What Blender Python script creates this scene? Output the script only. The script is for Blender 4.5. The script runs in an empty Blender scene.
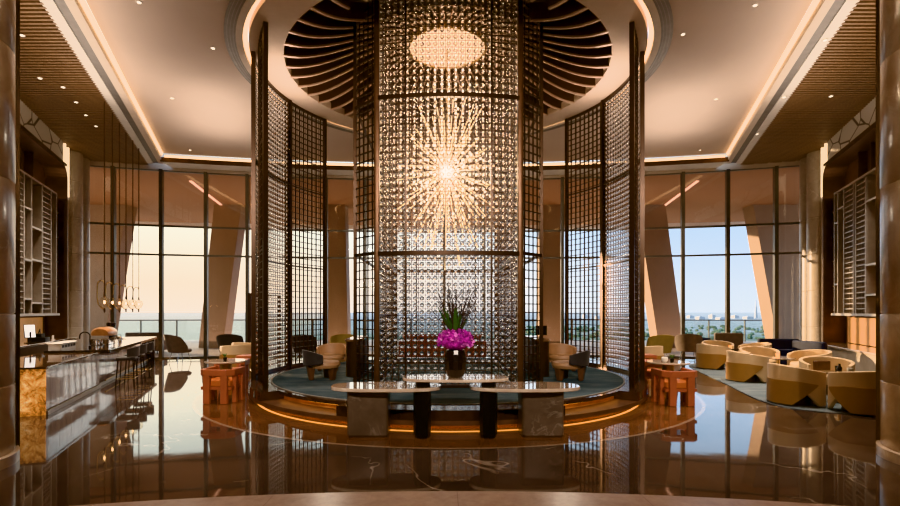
import bpy, math, random
from math import sin, cos, pi, radians as R, sqrt, atan2, hypot
from mathutils import Vector, Matrix
random.seed(7)
S = bpy.context.scene
COL = S.collection

# ------------------------------------------------------------------ mesh builder
class MB:
    def __init__(s): s.v = []; s.f = []; s.m = []
    def add(s, vs, fs, mi=0, M=None):
        o = len(s.v)
        if M is not None: vs = [tuple(M @ Vector(p)) for p in vs]
        s.v += [tuple(p) for p in vs]; s.f += [tuple(i+o for i in f) for f in fs]; s.m += [mi]*len(fs)
        return s
    def box(s, x0, x1, y0, y1, z0, z1, mi=0, M=None):
        v = [(x0,y0,z0),(x1,y0,z0),(x1,y1,z0),(x0,y1,z0),(x0,y0,z1),(x1,y0,z1),(x1,y1,z1),(x0,y1,z1)]
        return s.add(v, [(0,3,2,1),(4,5,6,7),(0,1,5,4),(1,2,6,5),(2,3,7,6),(3,0,4,7)], mi, M)
    def prism(s, pts, z0, z1, mi=0, M=None):           # pts ccw
        n = len(pts); v = [(p[0],p[1],z0) for p in pts]+[(p[0],p[1],z1) for p in pts]
        f = [tuple(range(n-1,-1,-1)), tuple(range(n,2*n))]+[(i,(i+1)%n,n+(i+1)%n,n+i) for i in range(n)]
        return s.add(v, f, mi, M)
    def lathe(s, prof, seg=24, mi=0, M=None, cx=0, cy=0, sx=1, sy=1, cap=True):   # prof [(r,z)] bottom to top
        v = []; f = []; n = len(prof)
        for i in range(seg):
            a = 2*pi*i/seg
            for r, z in prof: v.append((cx+r*cos(a)*sx, cy+r*sin(a)*sy, z))
        for i in range(seg):
            j = (i+1) % seg
            for k in range(n-1): f.append((i*n+k, j*n+k, j*n+k+1, i*n+k+1))
        if cap and prof[0][0] > 1e-5: f.append(tuple(i*n for i in range(seg-1,-1,-1)))
        if cap and prof[-1][0] > 1e-5: f.append(tuple(i*n+n-1 for i in range(seg)))
        return s.add(v, f, mi, M)
    def cyl(s, p, q, r, seg=8, r2=None, mi=0):
        p = Vector(p); q = Vector(q); d = q-p; L = d.length
        if L < 1e-6: return s
        M = Matrix.Translation(p) @ d.to_track_quat('Z','Y').to_matrix().to_4x4()
        return s.lathe([(r,0),(r if r2 is None else r2, L)], seg, mi, M)
    def tube(s, pts, r, seg=8, mi=0):
        P = [Vector(p) for p in pts]; n = len(P); v = []; f = []
        up = Vector((0,0,1)); prev = None
        for i, p in enumerate(P):
            t = (P[min(i+1,n-1)]-P[max(i-1,0)]).normalized()
            if prev is None:
                a = t.cross(up)
                if a.length < .05: a = t.cross(Vector((1,0,0)))
                a.normalize()
            else:
                a = (prev - t*prev.dot(t)).normalized()
            prev = a; b = t.cross(a); rr = r[i] if isinstance(r,(list,tuple)) else r
            for k in range(seg):
                c = 2*pi*k/seg; v.append(tuple(p + a*rr*cos(c) + b*rr*sin(c)))
        for i in range(n-1):
            for k in range(seg):
                l = (k+1) % seg; f.append((i*seg+k, i*seg+l, (i+1)*seg+l, (i+1)*seg+k))
        f.append(tuple(range(seg-1,-1,-1))); f.append(tuple((n-1)*seg+k for k in range(seg)))
        return s.add(v, f, mi)
    def ring(s, r0, r1, z0, z1, a0=0, a1=360, seg=96, mi=0, cx=0, cy=0):     # solid annular sector (angles deg, ccw)
        full = abs(a1-a0-360) < 1e-6; n = seg if full else seg+1; v = []; f = []
        for i in range(n):
            a = R(a0+(a1-a0)*i/seg); c, q = cos(a), sin(a)
            v += [(cx+r0*c,cy+r0*q,z0),(cx+r1*c,cy+r1*q,z0),(cx+r1*c,cy+r1*q,z1),(cx+r0*c,cy+r0*q,z1)]
        for i in range(seg):
            a = i*4; b = ((i+1)%n)*4
            f += [(a,b,b+1,a+1),(a+1,b+1,b+2,a+2),(a+2,b+2,b+3,a+3),(a+3,b+3,b,a)]
        if not full: f += [(0,1,2,3),((n-1)*4+3,(n-1)*4+2,(n-1)*4+1,(n-1)*4)]
        return s.add(v, f, mi)
    def shell(s, ri, ro, a0, a1, zb, zt, seg=24, sx=1, sy=1, mi=0, flare=0.):   # curved wall about -Y... angle measured from +Y (back), zb/zt functions of angle deg
        v = []; f = []
        for i in range(seg+1):
            d = a0+(a1-a0)*i/seg; a = R(d); b, t = zb(d), zt(d)
            for z in (b, t):
                k = flare*(z) 
                for r in (ri, ro): v.append((sin(a)*(r+k)*sx, cos(a)*(r+k)*sy, z))
        for i in range(seg):
            a = i*4; b = a+4
            f += [(a,a+1,b+1,b),(a+1,a+3,b+3,b+1),(a+3,a+2,b+2,b+3),(a+2,a,b,b+2)]
        f += [(0,2,3,1),(seg*4,seg*4+1,seg*4+3,seg*4+2)]
        return s.add(v, f, mi)
    def ball(s, c, r, seg=8, rings=5, mi=0, sz=1.):
        v = [(c[0],c[1],c[2]-r*sz)]; f = []
        for k in range(1, rings):
            p = -pi/2+pi*k/rings
            for i in range(seg):
                a = 2*pi*i/seg; v.append((c[0]+r*cos(p)*cos(a), c[1]+r*cos(p)*sin(a), c[2]+r*sz*sin(p)))
        v.append((c[0],c[1],c[2]+r*sz)); T = len(v)-1
        for i in range(seg):
            j = (i+1)%seg; f.append((0,1+j,1+i)); f.append((T,1+(rings-2)*seg+i,1+(rings-2)*seg+j))
            for k in range(rings-2): f.append((1+k*seg+i,1+k*seg+j,1+(k+1)*seg+j,1+(k+1)*seg+i))
        return s.add(v, f, mi)
    def rbox(s, x0, x1, y0, y1, z0, z1, r=.05, seg=4, mi=0, M=None):     # plan-rounded box
        pts = []
        for cx, cy, a in ((x1-r,y0+r,-90),(x1-r,y1-r,0),(x0+r,y1-r,90),(x0+r,y0+r,180)):
            for k in range(seg+1):
                t = R(a+90*k/seg); pts.append((cx+r*cos(t), cy+r*sin(t)))
        return s.prism(pts, z0, z1, mi, M)
    def build(s, name, mats, parent=None, bev=0., ang=35, smooth=True, fixn=False):
        me = bpy.data.meshes.new(name); me.from_pydata(s.v, [], s.f)
        if not isinstance(mats,(list,tuple)): mats = [mats]
        for m in mats: me.materials.append(m)
        me.polygons.foreach_set('material_index', s.m)
        me.update()
        if fixn:
            import bmesh
            bm = bmesh.new(); bm.from_mesh(me); bmesh.ops.recalc_face_normals(bm, faces=bm.faces); bm.to_mesh(me); bm.free()
        if smooth:
            me.polygons.foreach_set('use_smooth', [True]*len(s.f)); me.set_sharp_from_angle(angle=R(ang))
        o = bpy.data.objects.new(name, me); COL.objects.link(o)
        if parent is not None: o.parent = parent
        if bev:
            b = o.modifiers.new('bevel','BEVEL'); b.width = bev; b.segments = 2; b.limit_method = 'ANGLE'; b.angle_limit = R(40)
            b.harden_normals = False
        return o

def tag(o, label=None, cat=None, group=None, kind=None):
    if label: o['label'] = label
    if cat: o['category'] = cat
    if group: o['group'] = group
    if kind: o['kind'] = kind
    return o
def struct(o): o['kind'] = 'structure'; return o
def thing(name, label, cat, loc=(0,0,0), rz=0, group=None):
    o = bpy.data.objects.new(name, None); COL.objects.link(o); o.empty_display_size = .2
    o.location = loc; o.rotation_euler = (0,0,rz)
    return tag(o, label, cat, group)
def dup(root, loc, rz, label=None, group=None):
    r = root.copy(); COL.objects.link(r); r.location = loc; r.rotation_euler = (0,0,rz)
    if label: r['label'] = label
    if group: r['group'] = group
    for ch in list(root.children):
        c = ch.copy(); COL.objects.link(c); c.parent = r
        for g in list(ch.children):
            d = g.copy(); COL.objects.link(d); d.parent = c
    return r

# ------------------------------------------------------------------ camera geometry
F, HY, CH, CX, CAMX = 500., 311., 1.8, 440., -.17
def PX(x, Y): return (x-CX)*Y/F+CAMX
def PZ(y, Y): return CH+(HY-y)*Y/F
def P(x, y, z=0.):
    Y = F*(CH-z)/(y-HY); return (PX(x,Y), Y, z)
cam = bpy.data.cameras.new('camera'); co = bpy.data.objects.new('camera', cam); COL.objects.link(co)
cam.sensor_width = 36; cam.lens = 20; cam.shift_x = (450-CX)/900; cam.shift_y = (HY-253)/900
cam.clip_end = 40000; cam.clip_start = .05
co.location = (CAMX, 0, CH); co.rotation_euler = (pi/2, 0, 0); S.camera = co

# ------------------------------------------------------------------ materials
class NT:
    def __init__(s, name):
        s.m = bpy.data.materials.new(name); s.m.use_nodes = True; s.t = s.m.node_tree
        s.p = s.t.nodes['Principled BSDF']; s.out = s.t.nodes['Material Output']
        s.tc = s.t.nodes.new('ShaderNodeTexCoord')
    def n(s, typ, **kw):
        q = s.t.nodes.new('ShaderNode'+typ)
        for k, v in kw.items():
            if k in q.inputs.keys(): s.set(q.inputs[k], v)
            else: setattr(q, k, v)
        return q
    def set(s, inp, v):
        if hasattr(v, 'is_output') or isinstance(v, bpy.types.NodeSocket): s.t.links.new(v, inp)
        else: inp.default_value = v
    def math(s, op, a, b=0., c=None, clamp=False):
        q = s.t.nodes.new('ShaderNodeMath'); q.operation = op; q.use_clamp = clamp
        s.set(q.inputs[0], a); s.set(q.inputs[1], b)
        if c is not None: s.set(q.inputs[2], c)
        return q.outputs[0]
    def mix(s, f, a, b):
        q = s.t.nodes.new('ShaderNodeMix'); q.data_type = 'RGBA'
        s.set(q.inputs[0], f); s.set(q.inputs[6], a); s.set(q.inputs[7], b); return q.outputs[2]
    def map(s, sc=(1,1,1), loc=(0,0,0), rot=(0,0,0), src='Object'):
        q = s.t.nodes.new('ShaderNodeMapping'); s.t.links.new(s.tc.outputs[src], q.inputs[0])
        q.inputs['Scale'].default_value = sc; q.inputs['Location'].default_value = loc; q.inputs['Rotation'].default_value = rot
        return q.outputs[0]
    def noise(s, vec, scale, detail=4, rough=.55, dist=0.):
        q = s.t.nodes.new('ShaderNodeTexNoise'); s.t.links.new(vec, q.inputs['Vector'])
        q.inputs['Scale'].default_value = scale; q.inputs['Detail'].default_value = detail
        q.inputs['Roughness'].default_value = rough; q.inputs['Distortion'].default_value = dist
        return q.outputs['Fac']
    def ramp(s, f, stops):
        q = s.t.nodes.new('ShaderNodeValToRGB'); s.t.links.new(f, q.inputs[0]); e = q.color_ramp.elements
        while len(e) < len(stops): e.new(.5)
        for i, (p, c) in enumerate(stops): e[i].position = p; e[i].color = c if len(c) == 4 else (*c, 1)
        return q.outputs[0]
    def bump(s, h, d=.01, st=.4):
        q = s.t.nodes.new('ShaderNodeBump'); s.t.links.new(h, q.inputs['Height']); q.inputs['Distance'].default_value = d
        q.inputs['Strength'].default_value = st; s.t.links.new(q.outputs[0], s.p.inputs['Normal'])
def c4(c): return (*c, 1) if len(c) == 3 else c
def simple(name, col, rough=.5, metal=0., var=.12, scale=6., spec=.5, coat=0., sheen=0., bump=0., emit=None, es=0.):
    k = NT(name); p = k.p
    nz = k.noise(k.map(), scale, 5)
    dk = tuple(x*(1-var) for x in col); lt = tuple(min(1,x*(1+var)) for x in col)
    k.set(p.inputs['Base Color'], k.ramp(nz, [(.3, dk), (.7, lt)]))
    p.inputs['Roughness'].default_value = rough; p.inputs['Metallic'].default_value = metal
    p.inputs['Specular IOR Level'].default_value = spec; p.inputs['Coat Weight'].default_value = coat
    p.inputs['Coat Roughness'].default_value = .05; p.inputs['Sheen Weight'].default_value = sheen
    if bump: k.bump(k.noise(k.map(), scale*12, 3), .004, bump)
    if emit: p.inputs['Emission Color'].default_value = c4(emit); p.inputs['Emission Strength'].default_value = es
    return k.m
def emis(name, col, st):
    return simple(name, col, .5, emit=col, es=st)
def veined(name, base, dark, vein, scale=1.5, rough=.15, vw=.02, coat=.3, vscale=1.2, vmix=.7, src='Object', stretch=(1,1,1)):
    k = NT(name); v = k.map(stretch, src=src)
    n1 = k.noise(v, scale, 8, .62, .6)
    colr = k.ramp(n1, [(.3, dark), (.68, base)])
    n2 = k.noise(v, vscale, 6, .6, 1.2)
    d = k.math('ABSOLUTE', k.math('SUBTRACT', n2, .5))
    ve = k.ramp(d, [(0, (1,1,1)), (vw, (0,0,0))])
    n3 = k.ramp(k.noise(v, vscale*.8, 2), [(.45,(0,0,0)),(.6,(1,1,1))])
    fac = k.math('MULTIPLY', k.math('MULTIPLY', ve, n3), vmix)
    k.set(k.p.inputs['Base Color'], k.mix(fac, colr, c4(vein)))
    k.p.inputs['Roughness'].default_value = rough; k.p.inputs['Coat Weight'].default_value = coat; k.p.inputs['Coat Roughness'].default_value = .04
    return k.m
M = {}
M['ceil'] = simple('ceiling_paint', (.58,.485,.42), .85, var=.03, scale=.8)
M['ceil_in'] = simple('ceiling_paint_inner', (.57,.445,.36), .8, var=.03)
M['beige'] = simple('beige_paint', (.62,.54,.46), .7, var=.04)
M['white'] = simple('off_white_paint', (.72,.69,.64), .6, var=.04)
M['grey'] = simple('slot_diffuser_grey', (.20,.19,.18), .5, .3, var=.1)
M['bronze'] = simple('dark_bronze', (.045,.026,.017), .32, .75, var=.25, scale=3)
M['bronze2'] = simple('brown_bronze', (.085,.045,.026), .35, .7, var=.25, scale=3)
M['bronze_in'] = simple('bronze_interior', (.075,.032,.015), .6, .1, var=.3, scale=2)
M['finwood'] = simple('fin_wood', (.065,.032,.02), .4, .2, var=.15)
M['finlit'] = simple('fin_edge_lit_tone', (.54,.37,.28), .35, .35, var=.1)  # light on the fins' bottom edges painted in as a paler tone
M['dome'] = simple('dome_dark_wood', (.030,.014,.008), .6, var=.2)
M['black'] = simple('black_metal', (.015,.014,.014), .35, .6, var=.2)
M['chrome'] = simple('chrome', (.75,.74,.72), .12, 1., var=.05)
M['silver'] = simple('brushed_silver', (.42,.38,.34), .4, .6, var=.1)
M['brass'] = simple('brass', (.55,.36,.17), .28, .9, var=.12)
M['mull'] = simple('mullion_aluminium', (.13,.125,.11), .4, .6, var=.1)
M['led'] = emis('warm_led_strip', (1.,.60,.30), 2.6)
M['led2'] = emis('warm_step_light', (1.,.40,.09), 3.5)
M['spot'] = emis('downlight_lens', (1.,.82,.60), 5.)
M['mirrored_cove'] = emis('mirrored_cove_glow', (1.,.52,.34), 1.1)  # imitates the reflection of the indoor cove line
M['disc'] = emis('glowing_disc', (1.,.66,.40), .9)
M['rod'] = emis('lit_glass_rod', (1.,.66,.33), 2.6)
M['bulb'] = emis('bulb_glow', (1.,.70,.38), 25.)
M['glow_dot'] = emis('added_glow_dot', (1.,.70,.42), 14.)  # for the dots added to spread the chandelier's glow
M['filament'] = emis('pendant_filament', (1.,.60,.26), 12.)
M['tablestone'] = veined('pedestal_stone', (.125,.095,.078), (.07,.053,.043), (.24,.2,.17), 3.5, .28, .03, .2, 2.5)
M['topstone'] = veined('cream_top_stone', (.62,.50,.40), (.45,.34,.26), (.8,.72,.64), 2., .05, .03, 1., 2.)
M['colstone'] = veined('brown_marble_column', (.60,.48,.38), (.40,.30,.23), (.66,.56,.46), 2.4, .22, .015, .25, 1.3, .5)
M['pilstone'] = veined('pilaster_stone', (.52,.46,.39), (.40,.34,.28), (.7,.64,.56), 2., .3, .02, .2)
M['outstone'] = simple('outer_column_cladding', (.30,.20,.135), .6, var=.1, scale=.8)
M['silverstone'] = veined('silver_grey_stone', (.66,.65,.68), (.34,.32,.34), (.75,.72,.70), 2.6, .08, .04, .8, 2., .6, stretch=(1,1,.5))
M['brownstone'] = veined('brown_counter_stone', (.24,.15,.10), (.13,.08,.055), (.45,.34,.25), 3, .06, .02, 1., 2)
M['blackstone'] = veined('black_counter_stone', (.03,.026,.024), (.018,.015,.014), (.22,.18,.15), 3, .06, .01, 1., 1.5)
M['walldark'] = simple('wall_brown', (.16,.10,.07), .5, var=.15)
M['cream'] = simple('cream_leather', (.58,.42,.26), .42, var=.07, scale=3, sheen=.1)
M['mustard'] = simple('mustard_leather', (.29,.15,.045), .42, var=.12, scale=3)
M['tan'] = simple('tan_leather', (.36,.21,.125), .5, var=.1, scale=4)
M['walnut'] = simple('walnut_wood', (.085,.042,.025), .4, var=.3, scale=5)
M['darkfab'] = simple('charcoal_fabric', (.035,.034,.036), .75, var=.25, scale=8, sheen=.2)
M['greyfab'] = simple('grey_brown_fabric', (.13,.10,.085), .8, var=.2, scale=8, sheen=.2)
M['navy'] = simple('navy_fabric', (.014,.022,.045), .75, var=.25, scale=8)
M['redfab'] = simple('red_brown_fabric', (.25,.05,.03), .7, var=.2, scale=8)
M['orange'] = simple('orange_red_leather', (.38,.12,.06), .38, var=.15, scale=3)
M['orange2'] = simple('orange_seat_leather', (.52,.16,.05), .42, var=.12, scale=3)
M['yellowfab'] = simple('olive_yellow_fabric', (.36,.26,.09), .7, var=.12)
M['vase'] = simple('black_glazed_vase', (.012,.010,.010), .25, .1, var=.2, coat=.5)
M['petal'] = simple('magenta_petal', (.50,.05,.40), .5, var=.6, scale=40)
M['petal2'] = simple('pale_petal', (.78,.22,.66), .5, var=.3, scale=40)
M['petal3'] = simple('deep_petal', (.28,.02,.24), .5, var=.3, scale=40)
M['leaf'] = simple('green_leaf', (.05,.13,.03), .5, var=.3, scale=20)
M['twig'] = simple('dark_twig', (.05,.035,.03), .7)
M['bookwood'] = simple('machine_wood', (.42,.20,.09), .35, .2, var=.3, scale=5, coat=.4)
M['screen'] = simple('screen_white', (.8,.82,.85), .3, emit=(.8,.85,.9), es=.5)
M['conc'] = simple('terrace_paving', (.42,.38,.35), .6, var=.1, scale=2)
M['soffit'] = simple('outer_soffit_peach', (.33,.17,.095), .7, var=.06, scale=.3, emit=(.50,.20,.12), es=.0)
M['warmled'] = emis('wall_light_strip', (1.,.72,.45), 1.1)
M['glowpanel'] = simple('warm_lit_back_panel', (.45,.25,.12), .4, .3, emit=(1.,.5,.2), es=.18)

def slats():
    k = NT('ceiling_slats'); k.set(k.p.inputs['Base Color'], k.ramp(k.noise(k.map((6,.4,1)), 3), [(.3,(.17,.105,.06)),(.7,(.26,.165,.095))]))
    k.p.inputs['Roughness'].default_value = .5; return k.m
M['slat'] = slats()
M['grey2'] = simple('slot_grey_light', (.27,.26,.25), .5, .2)
M['slatback'] = simple('slat_backing', (.05,.028,.016), .8)
def onyx():
    k = NT('backlit_onyx'); v = k.map((1,1,1))
    n = k.noise(v, 5.5, 10, .72, 1.4); 
    w = k.t.nodes.new('ShaderNodeTexVoronoi'); w.feature = 'DISTANCE_TO_EDGE'; w.inputs['Scale'].default_value = 4.5
    q = k.t.nodes.new('ShaderNodeVectorMath'); q.operation = 'ADD'; k.t.links.new(v, q.inputs[0])
    nn = k.t.nodes.new('ShaderNodeTexNoise'); nn.inputs['Scale'].default_value = 5.; nn.inputs['Detail'].default_value = 6.; k.t.links.new(v, nn.inputs['Vector']); k.t.links.new(nn.outputs['Color'], q.inputs[1])
    k.t.links.new(q.outputs[0], w.inputs['Vector'])
    e = k.ramp(w.outputs['Distance'], [(0,(.35,.3,.25)),(.05,(1,1,1))])
    n = k.math('ADD', k.math('MULTIPLY', n, .6), k.math('MULTIPLY', k.noise(v, 1.6, 3), .42)); col = k.ramp(n, [(.40,(.05,.015,.006)),(.47,(.60,.22,.05)),(.56,(1.,.50,.18)),(.7,(1.,.80,.50))])
    mm = k.t.nodes.new('ShaderNodeMix'); mm.data_type='RGBA'; mm.blend_type='MULTIPLY'; mm.inputs[0].default_value = .8
    k.t.links.new(col, mm.inputs[6]); k.t.links.new(e, mm.inputs[7])
    k.set(k.p.inputs['Base Color'], mm.outputs[2]); k.set(k.p.inputs['Emission Color'], mm.outputs[2]); k.p.inputs['Emission Strength'].default_value = .62
    k.p.inputs['Roughness'].default_value = .12; return k.m
M['onyx'] = onyx()
def frieze():
    k = NT('crazy_stone_frieze'); v = k.map((.6,.6,1))
    w = k.t.nodes.new('ShaderNodeTexVoronoi'); w.feature = 'DISTANCE_TO_EDGE'; w.inputs['Scale'].default_value = 1.7
    w2 = k.t.nodes.new('ShaderNodeTexVoronoi'); w2.inputs['Scale'].default_value = 1.7
    for q in (w, w2): k.t.links.new(v, q.inputs['Vector'])
    e = k.ramp(w.outputs['Distance'], [(.02,(0,0,0)),(.035,(1,1,1))])
    tone = k.ramp(w2.outputs['Color'], [(0,(.62,.57,.50)),(1,(.82,.78,.70))])
    k.set(k.p.inputs['Base Color'], k.mix(e, (.10,.08,.06,1), tone)); k.p.inputs['Roughness'].default_value = .5
    return k.m
M['frieze'] = frieze()
def carpet(name, a, b, c):
    k = NT(name); v = k.map((.8,2.2,1))
    col = k.ramp(k.noise(v, 1.6, 6, .6, .4), [(.3,a),(.5,b),(.72,c)])
    k.set(k.p.inputs['Base Color'], col); k.p.inputs['Roughness'].default_value = .95; k.p.inputs['Specular IOR Level'].default_value = .1
    k.bump(k.noise(k.map(), 90, 2), .004, .5); return k.m
M['carpet'] = carpet('blue_grey_carpet', (.065,.10,.125), (.10,.14,.165), (.17,.20,.215))
M['rug'] = carpet('grey_blue_rug', (.10,.135,.16), (.14,.175,.20), (.21,.235,.25))

def floor_mat():
    k = NT('polished_marble_floor'); v = k.map()
    sx = k.t.nodes.new('ShaderNodeSeparateXYZ'); k.t.links.new(v, sx.inputs[0]); X, Y = sx.outputs[0], sx.outputs[1]
    def dist(cx, cy):
        a = k.math('SUBTRACT', X, cx); b = k.math('SUBTRACT', Y, cy)
        return k.math('SQRT', k.math('ADD', k.math('MULTIPLY', a, a), k.math('MULTIPLY', b, b))), a, b
    r, dx, dy = dist(0., 12.)
    r2, _, _ = dist(0., -12.)
    # dark marble with sparse white veins
    n1 = k.noise(v, 1.1, 9, .62, .8)
    dark = k.ramp(n1, [(.3,(.040,.030,.027)),(.72,(.105,.080,.070))])
    n2 = k.noise(v, .55, 4, .5, .5)
    d = k.math('ABSOLUTE', k.math('SUBTRACT', n2, .5))
    ve = k.ramp(d, [(0,(1,1,1)),(.0045,(0,0,0))]); msk = k.ramp(k.noise(k.map(loc=(3,8,0)), .9, 2), [(.46,(0,0,0)),(.56,(1,1,1))])
    dark = k.mix(k.math('MULTIPLY', k.math('MULTIPLY', ve, msk), .5), dark, (.60,.50,.42,1))
    # radial joints for dark marble: rings and spokes
    ang = k.math('ARCTAN2', dy, dx)
    def line(val, per, w):
        q = k.math('PINGPONG', val, per*.5); return k.math('LESS_THAN', q, w)
    # brown inner ring: short radial staves laid in rows
    row = k.math('FLOOR', k.math('MULTIPLY', r, 1/.22))
    angs = k.math('ADD', k.math('MULTIPLY', ang, 5.), k.math('MULTIPLY', row, .37))
    cell = k.math('FLOOR', angs)
    wn = k.t.nodes.new('ShaderNodeTexWhiteNoise'); wn.noise_dimensions = '2D'
    cb = k.t.nodes.new('ShaderNodeCombineXYZ'); k.t.links.new(row, cb.inputs[0]); k.t.links.new(cell, cb.inputs[1]); k.t.links.new(cb.outputs[0], wn.inputs['Vector'])
    wood = k.ramp(wn.outputs['Value'], [(0,(.115,.050,.024)),(1,(.20,.092,.045))])
    grain = k.noise(k.map((3,3,3)), 6, 6, .6)
    wm = k.t.nodes.new('ShaderNodeMix'); wm.data_type='RGBA'; wm.blend_type='MULTIPLY'; wm.inputs[0].default_value=.6
    k.t.links.new(wood, wm.inputs[6]); k.t.links.new(k.ramp(grain,[(.3,(.6,.6,.6)),(.7,(1,1,1))]), wm.inputs[7])
    jl = k.math('MAXIMUM', line(r, .22, .004), line(angs, 1., .012))
    wood = k.mix(k.math('MULTIPLY', jl, .6), wm.outputs[2], (.03,.012,.008,1))
    inner = k.math('LESS_THAN', r, 5.42)
    col = k.mix(inner, dark, wood)
    bd = k.math('LESS_THAN', k.math('ABSOLUTE', k.math('SUBTRACT', r, 5.45)), .03)
    col = k.mix(bd, col, (.30,.22,.17,1))
    # circle inlays round the cafe tables
    for cx, cy in ((-4.6,10.3),(4.5,10.0)):
        q, _, _ = dist(cx, cy)
        b2 = k.math('LESS_THAN', k.math('ABSOLUTE', k.math('SUBTRACT', q, 1.35)), .012)
        col = k.mix(k.math('MULTIPLY', b2, .6), col, (.35,.26,.2,1))
    # light marble zone at the entrance
    n4 = k.noise(v, 7, 8, .7, .3)
    light = k.ramp(n4, [(.3,(.30,.20,.155)),(.7,(.46,.34,.275))])
    lz = k.math('LESS_THAN', r2, 17.0)
    col = k.mix(lz, col, light)
    # slab joints
    jx = k.math('MAXIMUM', line(X, 1.8, .003), line(Y, 1.8, .003)); jx = k.math('MULTIPLY', jx, k.math('SUBTRACT', 1., inner))
    col = k.mix(k.math('MULTIPLY', jx, .5), col, (.02,.012,.01,1))
    k.set(k.p.inputs['Base Color'], col)
    rg = k.mix(lz, (.035,.035,.035,1), (.30,.30,.30,1)); k.set(k.p.inputs['Roughness'], rg)
    k.p.inputs['IOR'].default_value = 1.52; k.p.inputs['Coat Weight'].default_value = .0; k.p.inputs['Coat Roughness'].default_value = .02
    b = k.t.nodes.new('ShaderNodeBump'); k.t.links.new(k.noise(v, 1.3, 2), b.inputs['Height']); b.inputs['Distance'].default_value = .003; b.inputs['Strength'].default_value = .35
    k.t.links.new(b.outputs[0], k.p.inputs['Normal']); k.t.links.new(b.outputs[0], k.p.inputs['Coat Normal'])
    return k.m
M['floor'] = floor_mat()

def pane_mat(name, tint, base, gain, grough=0.):
    k = NT(name); t = k.t; t.nodes.remove(k.p)
    tr = t.nodes.new('ShaderNodeBsdfTransparent'); tr.inputs[0].default_value = c4(tint)
    gl = t.nodes.new('ShaderNodeBsdfGlossy'); gl.inputs['Roughness'].default_value = grough
    lw = t.nodes.new('ShaderNodeLayerWeight'); lw.inputs[0].default_value = .5
    f = k.math('MULTIPLY_ADD', k.math('POWER', lw.outputs['Facing'], 4.), gain, base, clamp=True)
    mx = t.nodes.new('ShaderNodeMixShader'); t.links.new(f, mx.inputs[0]); t.links.new(tr.outputs[0], mx.inputs[1]); t.links.new(gl.outputs[0], mx.inputs[2])
    t.links.new(mx.outputs[0], k.out.inputs[0]); return k.m
M['pane'] = pane_mat('window_glass', (.96,.97,.97), .035, .5)
M['pane2'] = pane_mat('pendant_glass', (1.,.95,.88), .06, .7)
M['rail'] = pane_mat('railing_glass', (.92,.96,.95), .02, .4)
def bead_mat(name, tint=(1,1,1)):
    k = NT(name); t = k.t; t.nodes.remove(k.p)
    g = t.nodes.new('ShaderNodeBsdfGlass'); g.inputs['IOR'].default_value = 1.48; g.inputs['Color'].default_value = c4(tint); g.inputs['Roughness'].default_value = 0.02
    tr = t.nodes.new('ShaderNodeBsdfTransparent'); tr.inputs[0].default_value = (.9,.9,.9,1)
    mx = t.nodes.new('ShaderNodeMixShader'); mx.inputs[0].default_value = .72
    t.links.new(tr.outputs[0], mx.inputs[1]); t.links.new(g.outputs[0], mx.inputs[2]); t.links.new(mx.outputs[0], k.out.inputs[0]); return k.m
M['bead'] = bead_mat('clear_glass_beads', (.97,.97,.97))

# ------------------------------------------------------------------ room plan
CY = 12.
def coveX(Y): return 6.57+.392*(Y-9)
def wallX(Y): return 11.0+.41*(Y-12.85)
def facY(X): return 20.3-2.1*(X/13.3)**2
ZC = 7.5; ZS = 7.3
# floor
mb = MB(); mb.prism([(-16,-5),(16,-5),(16,17),(13.3,18.35)]+[(x, facY(x)+.08) for x in [13-i*1. for i in range(27)]]+[(-13.3,18.35),(-16,17)], -.12, 0)
struct(mb.build('floor', M['floor'], smooth=False))
# main ceiling with a round opening, star-shaped about (0,12)
def ray_to(bound, a):
    best = None; d = (cos(a), sin(a)); n = len(bound)
    for i in range(n):
        p, q = bound[i], bound[(i+1)%n]; ex, ey = q[0]-p[0], q[1]-p[1]
        den = d[0]*ey-d[1]*ex
        if abs(den) < 1e-9: continue
        t = ((p[0])*ey-(p[1]-CY)*ex)/den; u = ((p[0])*d[1]-(p[1]-CY)*d[0])/den
        if t > 0 and -1e-6 <= u <= 1+1e-6 and (best is None or t < best): best = t
    return (d[0]*best, CY+d[1]*best)
yb = 18.35
bound = [(-coveX(-5),-5),(coveX(-5),-5)]
xs = [coveX(18.2)*(1-2*i/20) for i in range(21)]
bound += [(x, facY(x)-1.0) for x in xs]
def hole_plane(bound, r, z, thick, n=160):
    angs = [2*pi*i/n for i in range(n)]+[atan2(p[1]-CY, p[0])%(2*pi) for p in bound]
    angs = sorted(set(round(a, 6) for a in angs)); mb = MB(); v = []; f = []; m = len(angs)
    for a in angs:
        o = ray_to(bound, a); v += [(r*cos(a), CY+r*sin(a), z), (o[0], o[1], z)]
    for i in range(m): f.append((2*i, 2*((i+1)%m), 2*((i+1)%m)+1, 2*i+1))
    v2 = [(x,y,z+thick) for x,y,z in v]; mb.add(v, f); mb.add(v2, [tuple(reversed(q)) for q in f])
    return mb
struct(hole_plane(bound, 4.9, ZC, .1).build('ceiling', M['ceil'], smooth=False))
mb = MB(); mb.ring(3.74, 4.45, 7.42, 7.60, seg=128, cy=CY); struct(mb.build('ceiling_inner_ring', M['ceil_in']))
mb = MB(); mb.ring(4.47, 4.57, 7.50, 7.58, seg=128, cy=CY); struct(mb.build('trim_1', M['led']))
mb = MB(); mb.ring(4.56, 4.70, 7.44, 7.60, seg=128, cy=CY); struct(mb.build('trim_2', M['beige']))
mb = MB(); mb.ring(4.70, 4.92, 7.46, 7.60, seg=128, cy=CY, mi=0)
for r_ in (4.74,4.80,4.86): mb.ring(r_, r_+.012, 7.452, 7.46, seg=128, cy=CY, mi=1)
struct(mb.build('trim_3', [M['grey'], M['grey2']]))
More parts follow.
